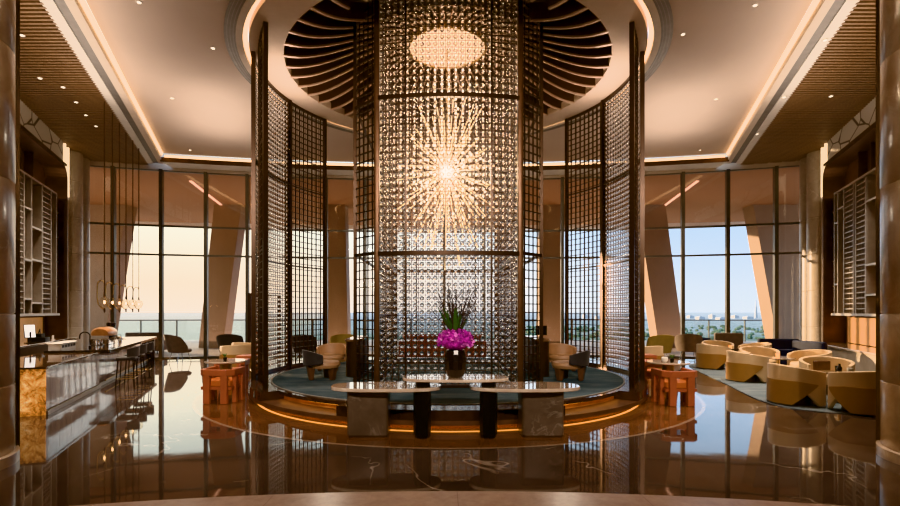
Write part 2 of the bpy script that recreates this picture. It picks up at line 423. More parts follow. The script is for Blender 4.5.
# splayed beams, coves and slatted side ceilings
for sg, side in ((-1,'left'),(1,'right')):
    def quad(o0, o1, z0, z1, mi, mb, y0=-5, y1=None):
        y1e = y1 or 18.6
        a = [(sg*(coveX(y0)+o0), y0), (sg*(coveX(y0)+o1), y0), (sg*(coveX(y1e)+o1), y1e), (sg*(coveX(y1e)+o0), y1e)]
        if sg < 0: a = a[::-1]
        mb.prism(a, z0, z1, mi)
    mb = MB(); quad(.06,.13,7.42,7.54,0,mb,y1=18.0); struct(mb.build('trim_4' if sg<0 else 'trim_5', M['led'], smooth=False))
    mb = MB(); quad(.12,.30,7.28,7.6,0,mb); quad(.30,.50,7.31,7.6,1,mb); quad(.50,.74,7.28,7.6,2,mb)
    
    struct(mb.build('beam_'+side, [M['beige'], M['grey'], M['white']], smooth=False))
    # slats
    mb = MB(); y = 1.0
    while y < 18.9:
        x0, x1 = coveX(y)+.72, wallX(y)+.9
        if sg < 0: x0, x1 = -x1, -x0
        mb.box(x0, x1, y, y+.055, 7.27, 7.36); y += .125
    struct(mb.build('ceiling_slats_'+side, M['slat'], smooth=False))
    mb = MB(); a = [(sg*(coveX(-5)+.7),-5),(sg*(wallX(-5)+6),-5),(sg*(wallX(18.9)+1),18.9),(sg*(coveX(18.9)+.7),18.9)]
    if sg < 0: a = a[::-1]
    mb.prism(a, 7.37, 7.45); struct(mb.build('ceiling_'+side, M['slatback'], smooth=False))
# perimeter drop at the window head
mb = MB(); n = 40
for i in range(n):
    xa, xb = -10.3+20.6*i/n, -10.3+20.6*(i+1)/n
    ya, yb_ = facY(xa), facY(xb)
    mb.prism([(xa,ya-.92),(xb,yb_-.92),(xb,yb_+.15),(xa,ya+.15)], 7.22, 7.27, 0)
    mb.prism([(xa,ya-.94),(xb,yb_-.94),(xb,yb_-.90),(xa,ya-.90)], 7.22, 7.38, 1)
struct(mb.build('ceiling_back_drop', [M['white'], M['bronze2']], smooth=False))
mb = MB()
for i in range(n):
    xa, xb = -10.2+20.4*i/n, -10.2+20.4*(i+1)/n
    mb.prism([(xa,facY(xa)-.86),(xb,facY(xb)-.86),(xb,facY(xb)-.80),(xa,facY(xa)-.80)], 7.37, 7.47)
struct(mb.build('trim_6', M['led'], smooth=False))
mb = MB()
for i in range(n):
    xa, xb = -13.3+26.6*i/n, -13.3+26.6*(i+1)/n
    mb.prism([(xa,facY(xa)-.10),(xb,facY(xb)-.10),(xb,facY(xb)+.12),(xa,facY(xa)+.12)], 7.12, 7.75)
struct(mb.build('beam_window_head', M['beige'], smooth=False))
# room closure behind the camera and beyond the side walls
mb = MB(); mb.box(-16,16,-5.2,-5,0,7.6); struct(mb.build('wall_back', M['walldark'], smooth=False))
for sg, side in ((-1,'left'),(1,'right')):
    pts = [(sg*(wallX(-5)+.75+4),-5),(sg*(wallX(-5)+.95+4),-5),(sg*(wallX(6)+.95),6),(sg*(wallX(18.6)+.95),18.6),(sg*(wallX(18.6)+.75),18.6),(sg*(wallX(6)+.75),6)]
    if sg < 0: pts = pts[::-1]
    mb = MB(); mb.prism(pts, 0, 7.6); struct(mb.build('wall_'+side, M['walldark'], smooth=False))

# ------------------------------------------------------------------ window wall
def solve(s):
    Y = 19.
    for _ in range(20): Y = facY(s*Y/F)
    return s*Y/F
spans = [331,283,238.25,196.75,157.5,118,79,39.5,0]
mx = sorted(set([round(solve(s),4) for s in spans]+[round(-solve(s),4) for s in spans]))
mull_x = [-13.1]+mx+[13.1]
ROT = lambda x: math.atan(-2*2.1*x/13.3**2)
for i in range(len(mull_x)-1):
    xa, xb = mull_x[i], mull_x[i+1]; ya, yb_ = facY(xa), facY(xb)
    w = thing('window_%d' % (i+1), None, None, ((xa+xb)/2,(ya+yb_)/2,0), atan2(yb_-ya, xb-xa)); w['kind'] = 'structure'
    L = hypot(xb-xa, yb_-ya)/2
    mb = MB(); mw = .06 if i else .03
    mb.box(-L-mw, -L+mw, -.13, .10, 0, 7.14)
    if i == len(mull_x)-2: mb.box(L-.03, L+.03, -.13,.1,0,7.14)
    for z in (3.93, 5.02): mb.box(-L+.05, L-.05, -.06, .06, z-.035, z+.035)
    mb.box(-L+.05, L-.05, -.06, .06, 0, .05); mb.box(-L+.05, L-.05, -.06, .06, 7.09, 7.14)
    mb.build('window_frame', M['mull'], w, smooth=False)
    g = MB(); g.box(-L+.05, L-.05, -.008, .008, .04, 7.10); g.build('glass_pane', M['pane'], w, smooth=False)
# glazed door leaf in the window wall
xd = PX(262, 19.3); d = thing('door_1', None, None, (xd, facY(xd)-.12, 0), ROT(xd)); d['kind'] = 'structure'
mb = MB(); mb.box(-.62,-.50,-.06,.02,0,2.5); mb.box(.50,.62,-.06,.02,0,2.5); mb.box(-.5,.5,-.06,.02,2.38,2.5); mb.build('door_frame', M['bronze'], d, smooth=False)
mb = MB(); mb.cyl((.40,-.12,.8),(.40,-.12,1.5),.015); mb.cyl((.40,-.12,.85),(.40,-.03,.85),.01); mb.cyl((.40,-.12,1.45),(.40,-.03,1.45),.01); mb.build('door_handle', M['brass'], d)

# ------------------------------------------------------------------ outside
def outY(X): return 31.2-1.6*(X/20)**2
mb = MB(); xs = [-30+60*i/30 for i in range(31)]
mb.prism([(x, min(facY(x) if abs(x)<13 else 18.2, 30)+.1) for x in xs]+[(x, outY(x)+.3) for x in xs[::-1]], -.3, -.02)
struct(mb.build('floor_terrace', M['conc'], smooth=False, fixn=True))
mb = MB(); mb.prism([(x, (facY(x) if abs(x)<13 else 18.3)+.12) for x in xs]+[(x, outY(x)+.6) for x in xs[::-1]], 7.25, 7.5, 0)
mb.prism([(x, outY(x)+.6) for x in xs]+[(x, outY(x)+.9) for x in xs[::-1]], 7.0, 8.2, 1)
struct(mb.build('roof_overhang', [M['soffit'], M['white']], smooth=False, fixn=True))
# glowing soffit strips imitating the cove line mirrored in the window glass
mb = MB()
for sg in (-1,1):
    a, b = (sg*10.6, 20.9), (sg*12.0, 29.3); w_ = .06
    mb.prism([(a[0]-w_,a[1]),(a[0]+w_,a[1]),(b[0]+w_,b[1]),(b[0]-w_,b[1])], 7.22, 7.25)
struct(mb.build('trim_7', M['mirrored_cove'], smooth=False))
# leaning outer columns
def outcol(xb, xt, wb, wt, Yb=25., Yt=26., nm='outer_column'):
    mb = MB(); cb = PX(xb, Yb); ct = PX(xt, Yt); hb, ht = wb*Yb/F/2, wt*Yt/F/2
    v = [(cb-hb,Yb-.4,-.02),(cb+hb,Yb-.4,-.02),(cb+hb,Yb+.5,-.02),(cb-hb,Yb+.5,-.02),(ct-ht,Yt-.4,7.3),(ct+ht,Yt-.4,7.3),(ct+ht,Yt+.5,7.3),(ct-ht,Yt+.5,7.3)]
    mb.add(v, [(0,3,2,1),(4,5,6,7),(0,1,5,4),(1,2,6,5),(2,3,7,6),(3,0,4,7)])
    return mb.build(nm, M['outstone'], bev=.02, smooth=False)
for a in ((214,231,24,27),(92,108,34,48),(339,335,21,23),(668,648,25,28),(790,770,34,44),(548,552,21,23)):
    struct(outcol(*a))
# railing
rail = thing('terrace_railing', 'glass terrace railing with slim metal handrail outside the windows', 'railing', (0,0,0))
xs = [-26+52*i/26 for i in range(27)]
mb = MB(); mb.tube([(x,outY(x)-.1,1.25) for x in xs], .035, 6); mb.build('handrail', M['mull'], rail)
for i in range(26):
    xa, xb = xs[i], xs[i+1]; g = MB(); g.prism([(xa+.03,outY(xa)-.11),(xb-.03,outY(xb)-.11),(xb-.03,outY(xb)-.09),(xa+.03,outY(xa)-.09)], .05, 1.2); g.build('glass_panel', M['rail'], rail, smooth=False)
    p = MB(); p.box(xa-.03, xa+.03, outY(xa)-.13, outY(xa)-.07, -.02, 1.23); p.build('post', M['mull'], rail, smooth=False)
# landscape
def land():
    k = NT('hazy_landscape'); v = k.map()
    n1 = k.noise(v, .012, 8, .65); n2 = k.noise(k.map((1,1,1),(500,0,0)), .0022, 5, .6)
    green = k.ramp(n1, [(.35,(.035,.07,.035)),(.52,(.10,.15,.075)),(.62,(.24,.26,.20)),(.72,(.42,.40,.36))])
    city = k.ramp(k.noise(v, .03, 6, .8), [(.4,(.12,.16,.15)),(.6,(.42,.42,.42)),(.7,(.6,.56,.52))])
    sx = k.t.nodes.new('ShaderNodeSeparateXYZ'); k.t.links.new(v, sx.inputs[0])
    ln = k.t.nodes.new('ShaderNodeVectorMath'); ln.operation = 'LENGTH'; k.t.links.new(v, ln.inputs[0])
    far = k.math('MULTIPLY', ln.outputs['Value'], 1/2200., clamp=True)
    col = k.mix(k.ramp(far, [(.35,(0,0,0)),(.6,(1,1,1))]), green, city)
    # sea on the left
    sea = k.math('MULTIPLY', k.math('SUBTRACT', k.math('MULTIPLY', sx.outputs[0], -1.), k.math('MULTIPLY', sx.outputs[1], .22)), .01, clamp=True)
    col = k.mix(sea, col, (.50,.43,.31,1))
    hz = k.ramp(k.math('MULTIPLY', ln.outputs['Value'], 1/6000., clamp=True), [(0,(.12,.12,.12)),(.25,(.35,.35,.35)),(.6,(.6,.6,.6)),(1,(.9,.9,.9))])  # aerial haze painted into the ground colour, thicker with distance
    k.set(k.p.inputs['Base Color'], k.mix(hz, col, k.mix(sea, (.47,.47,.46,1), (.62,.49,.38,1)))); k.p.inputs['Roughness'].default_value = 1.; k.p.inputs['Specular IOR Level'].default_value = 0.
    return k.m
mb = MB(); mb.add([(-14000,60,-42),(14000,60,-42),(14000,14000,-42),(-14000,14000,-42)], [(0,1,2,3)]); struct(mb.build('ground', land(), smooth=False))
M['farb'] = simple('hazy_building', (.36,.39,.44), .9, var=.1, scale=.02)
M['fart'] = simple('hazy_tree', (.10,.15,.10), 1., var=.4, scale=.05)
def farpt(px, D): return (PX(px, D), D, -42)
bl = [(700,2600,60,42,'long pale'),(712,2900,40,62,'narrow tall'),(722,2500,90,34,'low wide'),(735,3000,50,50,'mid-sized'),(748,2700,70,38,'flat-roofed'),(772,2600,60,46,'stepped'),
      (786,2900,80,36,'broad low'),(690,3000,50,48,'small square'),(660,2800,60,40,'pale square'),(600,2700,90,50,'wide'),(585,3000,40,66,'slender'),(792,2400,30,60,'slim')]
words = ['left of the tall chimney tower','beneath the hazy horizon','beyond the second right window','past the terrace rail','seen through the middle right pane','nearest the tall chimney tower','right of the chimney tower','beside the tan leaning column','behind the leaning column','seen through the right lattice screen','beside the right bead screen','at the right edge of the skyline']
for (px, D, w, h, t), wd in zip(bl, words):
    mb = MB(); w *= .5; h *= .32
    mb.box(-w/2,w/2,-20,20,0,h); mb.box(-w*.3,w*.2,-12,12,h,h*1.14); mb.box(-w*.1,w*.0,-5,5,h*1.14,h*1.3)
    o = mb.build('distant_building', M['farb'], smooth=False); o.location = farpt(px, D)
    tag(o, '%s hazy distant building %s' % (t, wd), 'building', 'hazy skyline buildings')
mb = MB(); mb.lathe([(9,0),(6,60),(4,75),(2.5,110)], 8); o = mb.build('distant_tower', M['farb']); o.location = farpt(756, 3000)
tag(o, 'tall thin tower on the hazy skyline seen through the right windows', 'tower')
mb = MB()
for i in range(600):
    D = random.uniform(250, 1400); px = random.uniform(520, 830); r_ = random.uniform(2.5,7)
    q = farpt(px, D); mb.ball((q[0],q[1],-40), r_, 6, 4, sz=.7)
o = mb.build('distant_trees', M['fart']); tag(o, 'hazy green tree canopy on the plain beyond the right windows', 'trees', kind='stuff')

# ------------------------------------------------------------------ side walls: shelving, frieze, pilasters
def side_frame(sg, name, label, cat, u, t=0., z=0.):
    """local x runs along the wall away from the camera, local y out of the wall into the room * hand"""
    th = atan2(1., sg*.41); l = 1.081
    ux, uy = sg*.41/l, 1/l; nx, ny = -sg*uy, ux*sg       # n: into the room
    nx, ny = (-sg*uy, .41/l)
    X = sg*11.0+ux*u+nx*t; Y = 12.85+uy*u+ny*t
    return thing(name, label, cat, (X, Y, z), atan2(uy, ux))
def hand(sg): return 1 if sg > 0 else -1      # room direction in local y: right wall +y, left wall -y
def hb(mb, h, x0,x1,t0,t1,z0,z1,mi=0):
    a, b = sorted((t0*h, t1*h)); return mb.box(x0,x1,a,b,z0,z1,mi)
for sg, side in ((-1,'left'),(1,'right')):
    h = hand(sg)
    # frieze
    f = side_frame(sg, 'wall_frieze_'+side, None, None, 0); mb = MB(); hb(mb,h,-3.5,3.6,-.6,0,6.62,7.3); mb.build('stone_cladding', M['frieze'], f, smooth=False); f['kind'] = 'structure'
    mb = MB(); hb(mb,h,-3.5,3.9,-.02,.03,6.56,6.63); mb.build('edge_trim', M['bronze2'], f, smooth=False)
    # shelving unit with rounded far top corner
    un = side_frame(sg, 'shelving_unit', 'tall dark bronze display shelving built into the %s wall' % side, 'shelving', 0)
    un['group'] = 'wall shelving units'
    X1 = 4.0; X0 = -3.5; ZT = 6.56; rr = .45
    mb = MB(); hb(mb,h,X0,X1,-.62,-.58,.0,ZT); mb.build('back_panel', M['bronze_in'], un, smooth=False)
    mb = MB()
    # outline frame following rounded corner
    def outl(k):
        pts = [(X0,ZT-k),(X1-rr,ZT-k)]
        for j in range(7):
            a = R(90-15*j); pts.append((X1-rr+(rr-k)*cos(a), ZT-rr+(rr-k)*sin(a)))
        return pts+[(X1-k,0)]
    A_, B_ = outl(0), outl(.07)
    for i in range(len(A_)-1):
        a, b, c, d_ = A_[i], A_[i+1], B_[i+1], B_[i]
        y0, y1 = sorted((-.6*h, .02*h))
        v = [(a[0],y0,a[1]),(b[0],y0,b[1]),(c[0],y0,c[1]),(d_[0],y0,d_[1]),(a[0],y1,a[1]),(b[0],y1,b[1]),(c[0],y1,c[1]),(d_[0],y1,d_[1])]
        mb.add(v, [(0,1,2,3),(7,6,5,4),(0,4,5,1),(1,5,6,2),(2,6,7,3),(3,7,4,0)])
    mb.build('outer_frame', M['bronze2'], un, smooth=False, fixn=True)
    for x in (-1.2, .45, 1.3, 2.2): mb = MB(); hb(mb,h,x-.015,x+.015,-.58,-.35,5.5,6.5); mb.build('divider', M['bronze2'], un, smooth=False)
    for z in (2.6,3.4,4.2,5.0): mb = MB(); hb(mb,h,3.1,3.9,-.58,-.2,z,z+.02); mb.build('shelf', M['bronze2'], un, smooth=False)
    lat = ([(0.0,.45),(1.8,2.55)] if sg < 0 else [(.65,1.35),(1.5,2.25)])
    mb = MB(); hb(mb,h,-3.,3.08,-.3,-.02,5.44,5.5); mb.build('top_rail', M['silver'], un, smooth=False)
    mb = MB(); hb(mb,h,-3.,3.2,-.45,.02,1.66,1.73); mb.build('shelf', M['silver'], un, smooth=False)
    ups = [-.5]+[q for l in lat for q in l]+([.98] if sg<0 else [2.75])+[3.05]
    for x in ups: mb = MB(); hb(mb,h,x-.02,x+.02,-.3,-.02,1.73,5.44); mb.build('upright', M['silver'], un, smooth=False)
    st = ([(.45,.98,4.55),(.45,.98,3.15),(.45,.98,2.1),(.98,1.8,4.1),(.98,1.8,3.2),(.98,1.8,2.0)] if sg<0 else [(-.5,.65,4.7),(-.5,.65,3.0),(2.75,3.05,4.5),(2.75,3.05,2.6),(2.25,2.75,4.9),(-.5,.65,2.2)])
    for a, b, z in st:
        mb = MB(); hb(mb,h,a,b,-.3,-.02,z,z+.05); mb.build('shelf', M['silver'], un, smooth=False)
    for a, b in lat:
        mb = MB(); z = 1.85
        while z < 5.4:
            hb(mb,h,a,b,-.10,-.04,z,z+.025); z += .15
        for j in range(1,4): x = a+(b-a)*j/4; hb(mb,h,x-.006,x+.006,-.12,-.05,1.73,5.44)
        for z_ in (2.,2.6,3.2,3.8,4.4,5.):
            for j in range(4):
                x = a+(b-a)*(j+.5)/4; mb.lathe([(.02,z_),(.03,z_+.1),(.03,z_+.13)], 6, cx=x, cy=-.2*h)
        mb.build('lattice_rack', M['silver'], un, smooth=False)
    # lit back panel under the bottom shelf and low counter
    mb = MB(); hb(mb,h,1.2 if sg>0 else 0.2,3.6,-.57,-.54,.8,1.6); mb.build('lit_panel', M['glowpanel'], un, smooth=False)
    cb = side_frame(sg, 'low_cabinet' if sg>0 else 'back_counter', 'pale stone-topped low cabinet beneath the right wall shelving' if sg>0 else 'dark back bar counter beneath the left wall shelving', 'cabinet', 0)
    mb = MB(); hb(mb,h,-3.,3.6,-.5,.35,0.05,.72 if sg>0 else .9); mb.build('body', M['pilstone'] if sg>0 else M['bronze2'], cb, bev=.01, smooth=False)
    mb = MB(); hb(mb,h,-3.02,3.62,-.52,.38,.72 if sg>0 else .9,.78 if sg>0 else .95); mb.build('worktop', M['topstone'] if sg>0 else M['brownstone'], cb, bev=.008, smooth=False)
    mb = MB(); hb(mb,h,-3.,3.6,-.5,.30,0,.05); mb.build('plinth', M['bronze'], cb, smooth=False)
    # light strips and stone pilasters between shelving and windows
    f = side_frame(sg, 'trim_%d' % (8 if sg<0 else 9), None, None, 0); f['kind'] = 'structure'
    mb = MB(); hb(mb,h,3.66,3.72,-.3,.05,6.64,7.25); mb.build('light_strip', M['warmled'], f, smooth=False)
    mb = MB(); hb(mb,h,4.12,4.18,-.3,.02,5.6,7.25); mb.build('light_strip', M['warmled'], f, smooth=False)
    mb = MB(); hb(mb,h,4.12,4.17,-.3,.0,0,5.6); mb.build('edge_strip', M['beige'], f, smooth=False)
    mb = MB(); hb(mb,h,4.0,4.5,-.6,-.1,0,7.27); mb.build('backing', M['bronze2'], f, smooth=False)
    for j, (u, rr_) in enumerate(((4.85,.36),(5.55,.40))):
        f = side_frame(sg, 'pilaster', None, None, u, -.12); f['kind'] = 'structure'
        mb = MB(); z = 0; k_ = 0
        prof = []
        while z < 7.27:
            z2 = min(z+1.25, 7.27); prof += [(rr_-.012,z),(rr_,z+.015),(rr_,z2-.015),(rr_-.012,z2)]; z = z2
        mb.lathe(prof, 32); mb.build('stone_drum', M['pilstone'], f)
    # objects on the right shelving? small ceramic vases
# big foreground columns
for (cx, cy), side in (((-5.97,5.60),'left'),((6.04,5.85),'right')):
    prof = [(.84,0),(.84,.12),(.80,.13)]; zz = [.13,.93,1.77,3.35,4.9,6.5,7.55]
    for a, b in zip(zz, zz[1:]): prof += [(.788,a),(.80,a+.008),(.80,b-.012),(.785,b-.004)]
    mb = MB(); mb.lathe(prof, 64); o = mb.build('stone_column_'+side, M['colstone'], ang=60); o.location = (cx,cy,0); struct(o)
    s_ = -1 if side == 'left' else 1
    mb = MB(); mb.lathe([(.845,0),(.845,.11)], 48)
    # dark metal fin on the room-side edge
    t = (cx-s_*.8*.755+(.0 if s_>0 else -.045), cy+.8*.655+.12)
    t = (t[0]+(.09 if s_>0 else -.04), t[1])
    mb2 = MB(); mb2.box(-.011,.011,-.03,.03,0,7.5); o = mb2.build('trim_%d' % (10 if s_<0 else 11), M['bronze'], smooth=False); o.location = (t[0],t[1],0); struct(o)

# ------------------------------------------------------------------ platform
def ring_deg(phi): return phi-90      # phi measured from the front (towards camera), ccw positive to +X
M['recess'] = simple('honey_stone_recess', (.34,.17,.07), .3, var=.3, scale=5)
plat = thing('platform', None, None, (0,CY,0)); plat['kind'] = 'structure'
HP = .30
mb = MB(); mb.ring(4.1,4.22,0,.064, seg=128); mb.build('base_recess', M['recess'], plat)
mb = MB(); mb.ring(4.27,4.31,.055,.0645, seg=128); mb.build('light_strip', M['led2'], plat)
mb = MB(); mb.ring(.0001,4.46,.065,.14, seg=160); mb.build('lower_tread', M['walnut'], plat)
mb = MB(); mb.ring(3.9,4.1,.0,.066, seg=96); mb.build('base_core', M['bronze'], plat)
def seg(a0,a1,r0,r1,z0,z1,m,name,n=None):
    mb = MB(); mb.ring(r0,r1,z0,z1,ring_deg(a0),ring_deg(a1),seg=n or max(6,int((a1-a0)/2)))
    return mb.build(name, m, plat)
M['plattop'] = simple('platform_dark_marble', (.035,.020,.015), .12, var=.4, scale=4, coat=.15)
# full-height segments: front centre, and everything behind the stairs
seg(-24,24,3.9,4.46,.14,HP,M['plattop'],'front_block')
seg(51,309,3.9,4.46,.14,HP,M['plattop'],'rear_block',160)
for a0, a1 in ((24,51),(309,336)):
    seg(a0,a1,4.06,4.085,.225,.2345,M['led2'],'step_light')
    seg(a0,a1,3.9,4.02,.14,.235,M['recess'],'riser')
    seg(a0,a1,3.9,4.12,.235,HP,M['plattop'],'step_nosing')
mb = MB(); mb.ring(.0001,3.9,.14,HP-.001,seg=128); mb.build('deck', M['plattop'], plat)
mb = MB(); mb.ring(3.98,4.01,HP,HP+.012,seg=160); mb.build('metal_edging', M['silver'], plat)
mb = MB(); mb.ring(.0001,3.98,HP-.001,HP+.01,seg=128); cp = mb.build('round_carpet', M['carpet']); cp.location = (0,CY,0)
tag(cp, 'round blue-grey patterned carpet covering the raised platform', 'carpet')

# ------------------------------------------------------------------ curved screens
def beads(mb, pos, r, sy=1.):
    for p in pos: mb.ball(p, r, 8, 6)
ZTOP = 7.41
def screen(name, label, a0, a1, r, kind, pitch, group):
    o = thing(name, label, 'screen', (0,CY,0), 0, group)
    dg = 1 if a1 > a0 else -1
    def pt(a, rad, z): t = R(ring_deg(a)); return (rad*cos(t), rad*sin(t), z)
    # end posts
    for a in (a0, a1):
        mb = MB(); t = ring_deg(a); Mx = Matrix.Rotation(R(t),4,'Z')
        mb.box(r-.045, r+.045, -.035, .035, HP, ZTOP, M=Mx); mb.build('post', M['bronze'], o, smooth=False)
    lo, hi = min(a0,a1), max(a0,a1)
    for z in (HP, 3.0, 5.15, ZTOP-.07):
        mb = MB(); mb.ring(r-.025, r+.025, z, z+(.07 if z in (HP,ZTOP-.07) else .035), ring_deg(lo), ring_deg(hi), seg=24); mb.build('rail', M['bronze'], o)
    arc = R(hi-lo)*r; n = max(2,int(arc/pitch)); rows = int((ZTOP-HP-.1)/pitch)
    mb = MB()
    if kind == 'lattice':
        for i in range(1, n):
            a = lo+(hi-lo)*i/n; Mx = Matrix.Rotation(R(ring_deg(a)),4,'Z'); mb.box(r-.02,r+.02,-.009,.009,HP+.05,ZTOP-.05,M=Mx)
        for j in range(1, rows+1):
            z = HP+.05+j*(ZTOP-HP-.1)/(rows+1); mb.ring(r-.018,r+.018,z-.009,z+.009,ring_deg(lo),ring_deg(hi),seg=max(6,n))
        # paired fine bars offset, as woven grid
        for i in range(n):
            a = lo+(hi-lo)*(i+.28)/n; Mx = Matrix.Rotation(R(ring_deg(a)),4,'Z'); mb.box(r+.025,r+.035,-.004,.004,HP+.05,ZTOP-.05,M=Mx)
        mb.build('lattice', M['bronze'], o, smooth=False)
    else:
        pos = []
        for i in range(n):
            a = lo+(hi-lo)*(i+.5)/n
            for j in range(rows): pos.append(pt(a, r, HP+.10+(j+.5)*(ZTOP-HP-.2)/rows))
        beads(mb, pos, pitch*.35); mb.build('bead_panel', M['bead'], o, ang=180)
        mb = MB()
        for i in range(n+1):
            a = lo+(hi-lo)*i/n; p = pt(a,r,0); Mx = Matrix.Rotation(R(ring_deg(a)),4,'Z'); mb.box(r-.01,r+.01,-.003,.003,HP+.05,ZTOP-.05,M=Mx)
        for j in range(rows+1):
            z = HP+.10+j*(ZTOP-HP-.2)/rows; mb.ring(r-.01,r+.01,z-.003,z+.003,ring_deg(lo),ring_deg(hi),seg=n)
        mb.build('wire_grid', M['bronze2'], o, smooth=False)
    return o
for sg, side in ((-1,'left'),(1,'right')):
    screen('lattice_screen', 'dark lattice screen nearest the camera on the %s platform edge' % side, sg*57.5, sg*79, 4.23, 'lattice', .155, 'curved screens round the platform')
    screen('bead_screen', 'curved glass bead screen in the middle of the %s platform edge' % side, sg*74.5, sg*107.5, 4.37, 'bead', .118, 'curved screens round the platform')
    screen('lattice_screen', 'dark open lattice screen farthest back on the %s platform edge' % side, sg*107, sg*126.5, 4.40, 'lattice', .155, 'curved screens round the platform')

# ------------------------------------------------------------------ central lantern column
lc = thing('lantern_column', 'tall central lantern of glass beads in a dark bronze frame', 'column', (0,CY,0))
ZB, ZTT = HP+.012, 8.05
FX, FY, SX, SY = 1.42, -2.1, 1.93, -1.62
def bowY(x): return FY-.17*(1-(x/FX)**2)
for sx_ in (-1,1):
    for sy_ in (1,-1):
        mb = MB(); mb.rbox(-.055,.055,-.055,.055,ZB,ZTT,.015,2); q = mb.build('post', M['bronze2'], lc); q.location = (sx_*FX, sy_*FY, 0)
        mb = MB(); mb.box(-.035,.035,-.035,.035,ZB,ZTT); q = mb.build('corner_post', M['bronze'], lc, smooth=False); q.location = (sx_*SX, sy_*SY, 0)
def face(yf, name, beads_on):
    sgn = 1 if yf < 0 else -1
    f2 = lambda x: bowY(x)*sgn
    pitch = .134; n = 21; rows = 57; mb = MB(); pos = []
    for i in range(n):
        x = -FX+.05+(2*FX-.1)*(i+.5)/n
        for j in range(rows): pos.append((x, f2(x), ZB+.06+(j+.5)*pitch))
    if beads_on: beads(mb, pos, .047 if sgn > 0 else .036); mb.build('bead_panel', M['bead'], lc, ang=180)
    mb = MB(); xs_ = [-FX+2*FX*i/16 for i in range(17)]
    for z, t_ in ((ZB+.02,.03),(PZ(253,9.75),.042),(PZ(95.5,9.75),.042)):
        mb = MB()
        for i in range(16):
            a, b = xs_[i], xs_[i+1]; pl = [(a,f2(a)-.05),(b,f2(b)-.05),(b,f2(b)+.03),(a,f2(a)+.03)]; mb.prism(pl, z-t_, z+t_)
        mb.build('band', M['bronze'], lc, smooth=False)
    for x in (-.84,.84): mb = MB(); mb.box(x-.018,x+.018,f2(x)-.03,f2(x)+.05,ZB,ZTT); mb.build('mullion', M['bronze'], lc, smooth=False)
    mb = MB()
    for i in range(n+1):
        x = -FX+.05+(2*FX-.1)*i/n; mb.box(x-.006,x+.006,f2(x)-.008,f2(x)+.008,ZB,ZTT)
    for j in range(rows+1):
        z = ZB+.06+j*pitch
        for i in range(0,16):
            a, b = xs_[i], xs_[i+1]; mb.prism([(a,f2(a)-.006),(b,f2(b)-.006),(b,f2(b)+.006),(a,f2(a)+.006)], z-.005, z+.005)
    if beads_on: mb.build('wire_grid', M['bronze2'], lc, smooth=False)
face(-1, 'front', True); face(1, 'rear', True)
for sx_ in (-1,1):
    pos = [(sx_*FX, FY+.07+(2*abs(FY)-.14)*(i+.5)/30, ZB+.06+(j+.5)*.134) for i in range(30) for j in range(57)]
    mb = MB(); beads(mb, pos, .041); mb.build('bead_panel', M['bead'], lc, ang=180)
    mb = MB()
    for i in range(31): y_ = FY+.07+(2*abs(FY)-.14)*i/30; mb.box(sx_*FX-.006,sx_*FX+.006,y_-.003,y_+.003,ZB,ZTT)
    for j in range(58): z = ZB+.06+j*.134; mb.box(sx_*FX-.005,sx_*FX+.005,FY+.05,-FY-.05,z-.003,z+.003)
    mb.build('wire_grid', M['bronze2'], lc, smooth=False)
    for z in (ZB+.02,PZ(253,9.75),PZ(95.5,9.75)): mb = MB(); mb.box(sx_*FX-.03,sx_*FX+.03,FY,-FY,z-.03,z+.03); mb.build('band', M['bronze'], lc, smooth=False)
def flat_lattice(p, q, pitch, name='lattice_panel'):
    p = Vector((*p,0)); q = Vector((*q,0)); L = (q-p).length; a = atan2(q.y-p.y, q.x-p.x)
    Mx = Matrix.Translation(p) @ Matrix.Rotation(a,4,'Z'); mb = MB(); n = max(3,round(L/pitch))
    for i in range(1,n): mb.box(L*i/n-.009, L*i/n+.009, -.012,.012, ZB, ZTT, M=Mx)
    z = ZB+.1; k_ = 0
    while z < ZTT:
        mb.box(0,L,-.018,.018,z-.010,z+.010,M=Mx); z += .17; k_ += 1
    for z in (2.95,6.0): mb.box(0,L,-.03,.03,z-.03,z+.03,M=Mx)
    mb.build(name, M['bronze'], lc, smooth=False)
for sx_ in (-1,1):
    for sy_ in (1,-1): flat_lattice((sx_*FX,sy_*FY),(sx_*SX,sy_*SY),.14)
    for z_ in (ZB,2.95,6.0,ZTT-.06):
        mb = MB(); mb.box(sx_*SX-.025,sx_*SX+.025,SY,-SY,z_,z_+.05); mb.build('rail', M['bronze'], lc, smooth=False)
# chandelier inside
CZ = PZ(172, CY)
ch = thing('chandelier', 'starburst chandelier of glowing glass rods inside the central bead lantern', 'chandelier', (0,CY,CZ))
mb = MB(); mb.ball((0,0,0), .14, 16, 10); mb.build('core', M['bulb'], ch)
mb = MB(); mb.cyl((0,0,.1),(0,0,8.07-CZ),.02,8); mb.build('stem', M['brass'], ch)
rodm = MB(); rodm.cyl((0,0,.12),(0,0,1.),.008,6); rodm.ball((0,0,1.), .016, 6, 4); r0 = None
ga = pi*(3-sqrt(5))
for i in range(96):
    zz_ = 1-2*(i+.5)/96; th = ga*i; q = sqrt(1-zz_*zz_)
    d = Vector((q*cos(th)*.80, q*sin(th)*.80, zz_*1.35)); L = random.uniform(.95,1.45)*(1.25 if zz_ < 0 else 1.1)
    vec = d*L
    if abs(vec.x) > 1.2: vec *= 1.2/abs(vec.x)
    if abs(vec.y) > 1.6: vec *= 1.6/abs(vec.y)
    if r0 is None: r0 = rodm.build('rod', M['rod'], ch); o = r0
    else: o = r0.copy(); COL.objects.link(o)
    o.parent = ch; o.scale = (1,1,vec.length); o.rotation_mode = 'QUATERNION'; o.rotation_quaternion = vec.to_track_quat('Z','Y')
b0 = None  # loose glowing balls added around the core to widen its glow
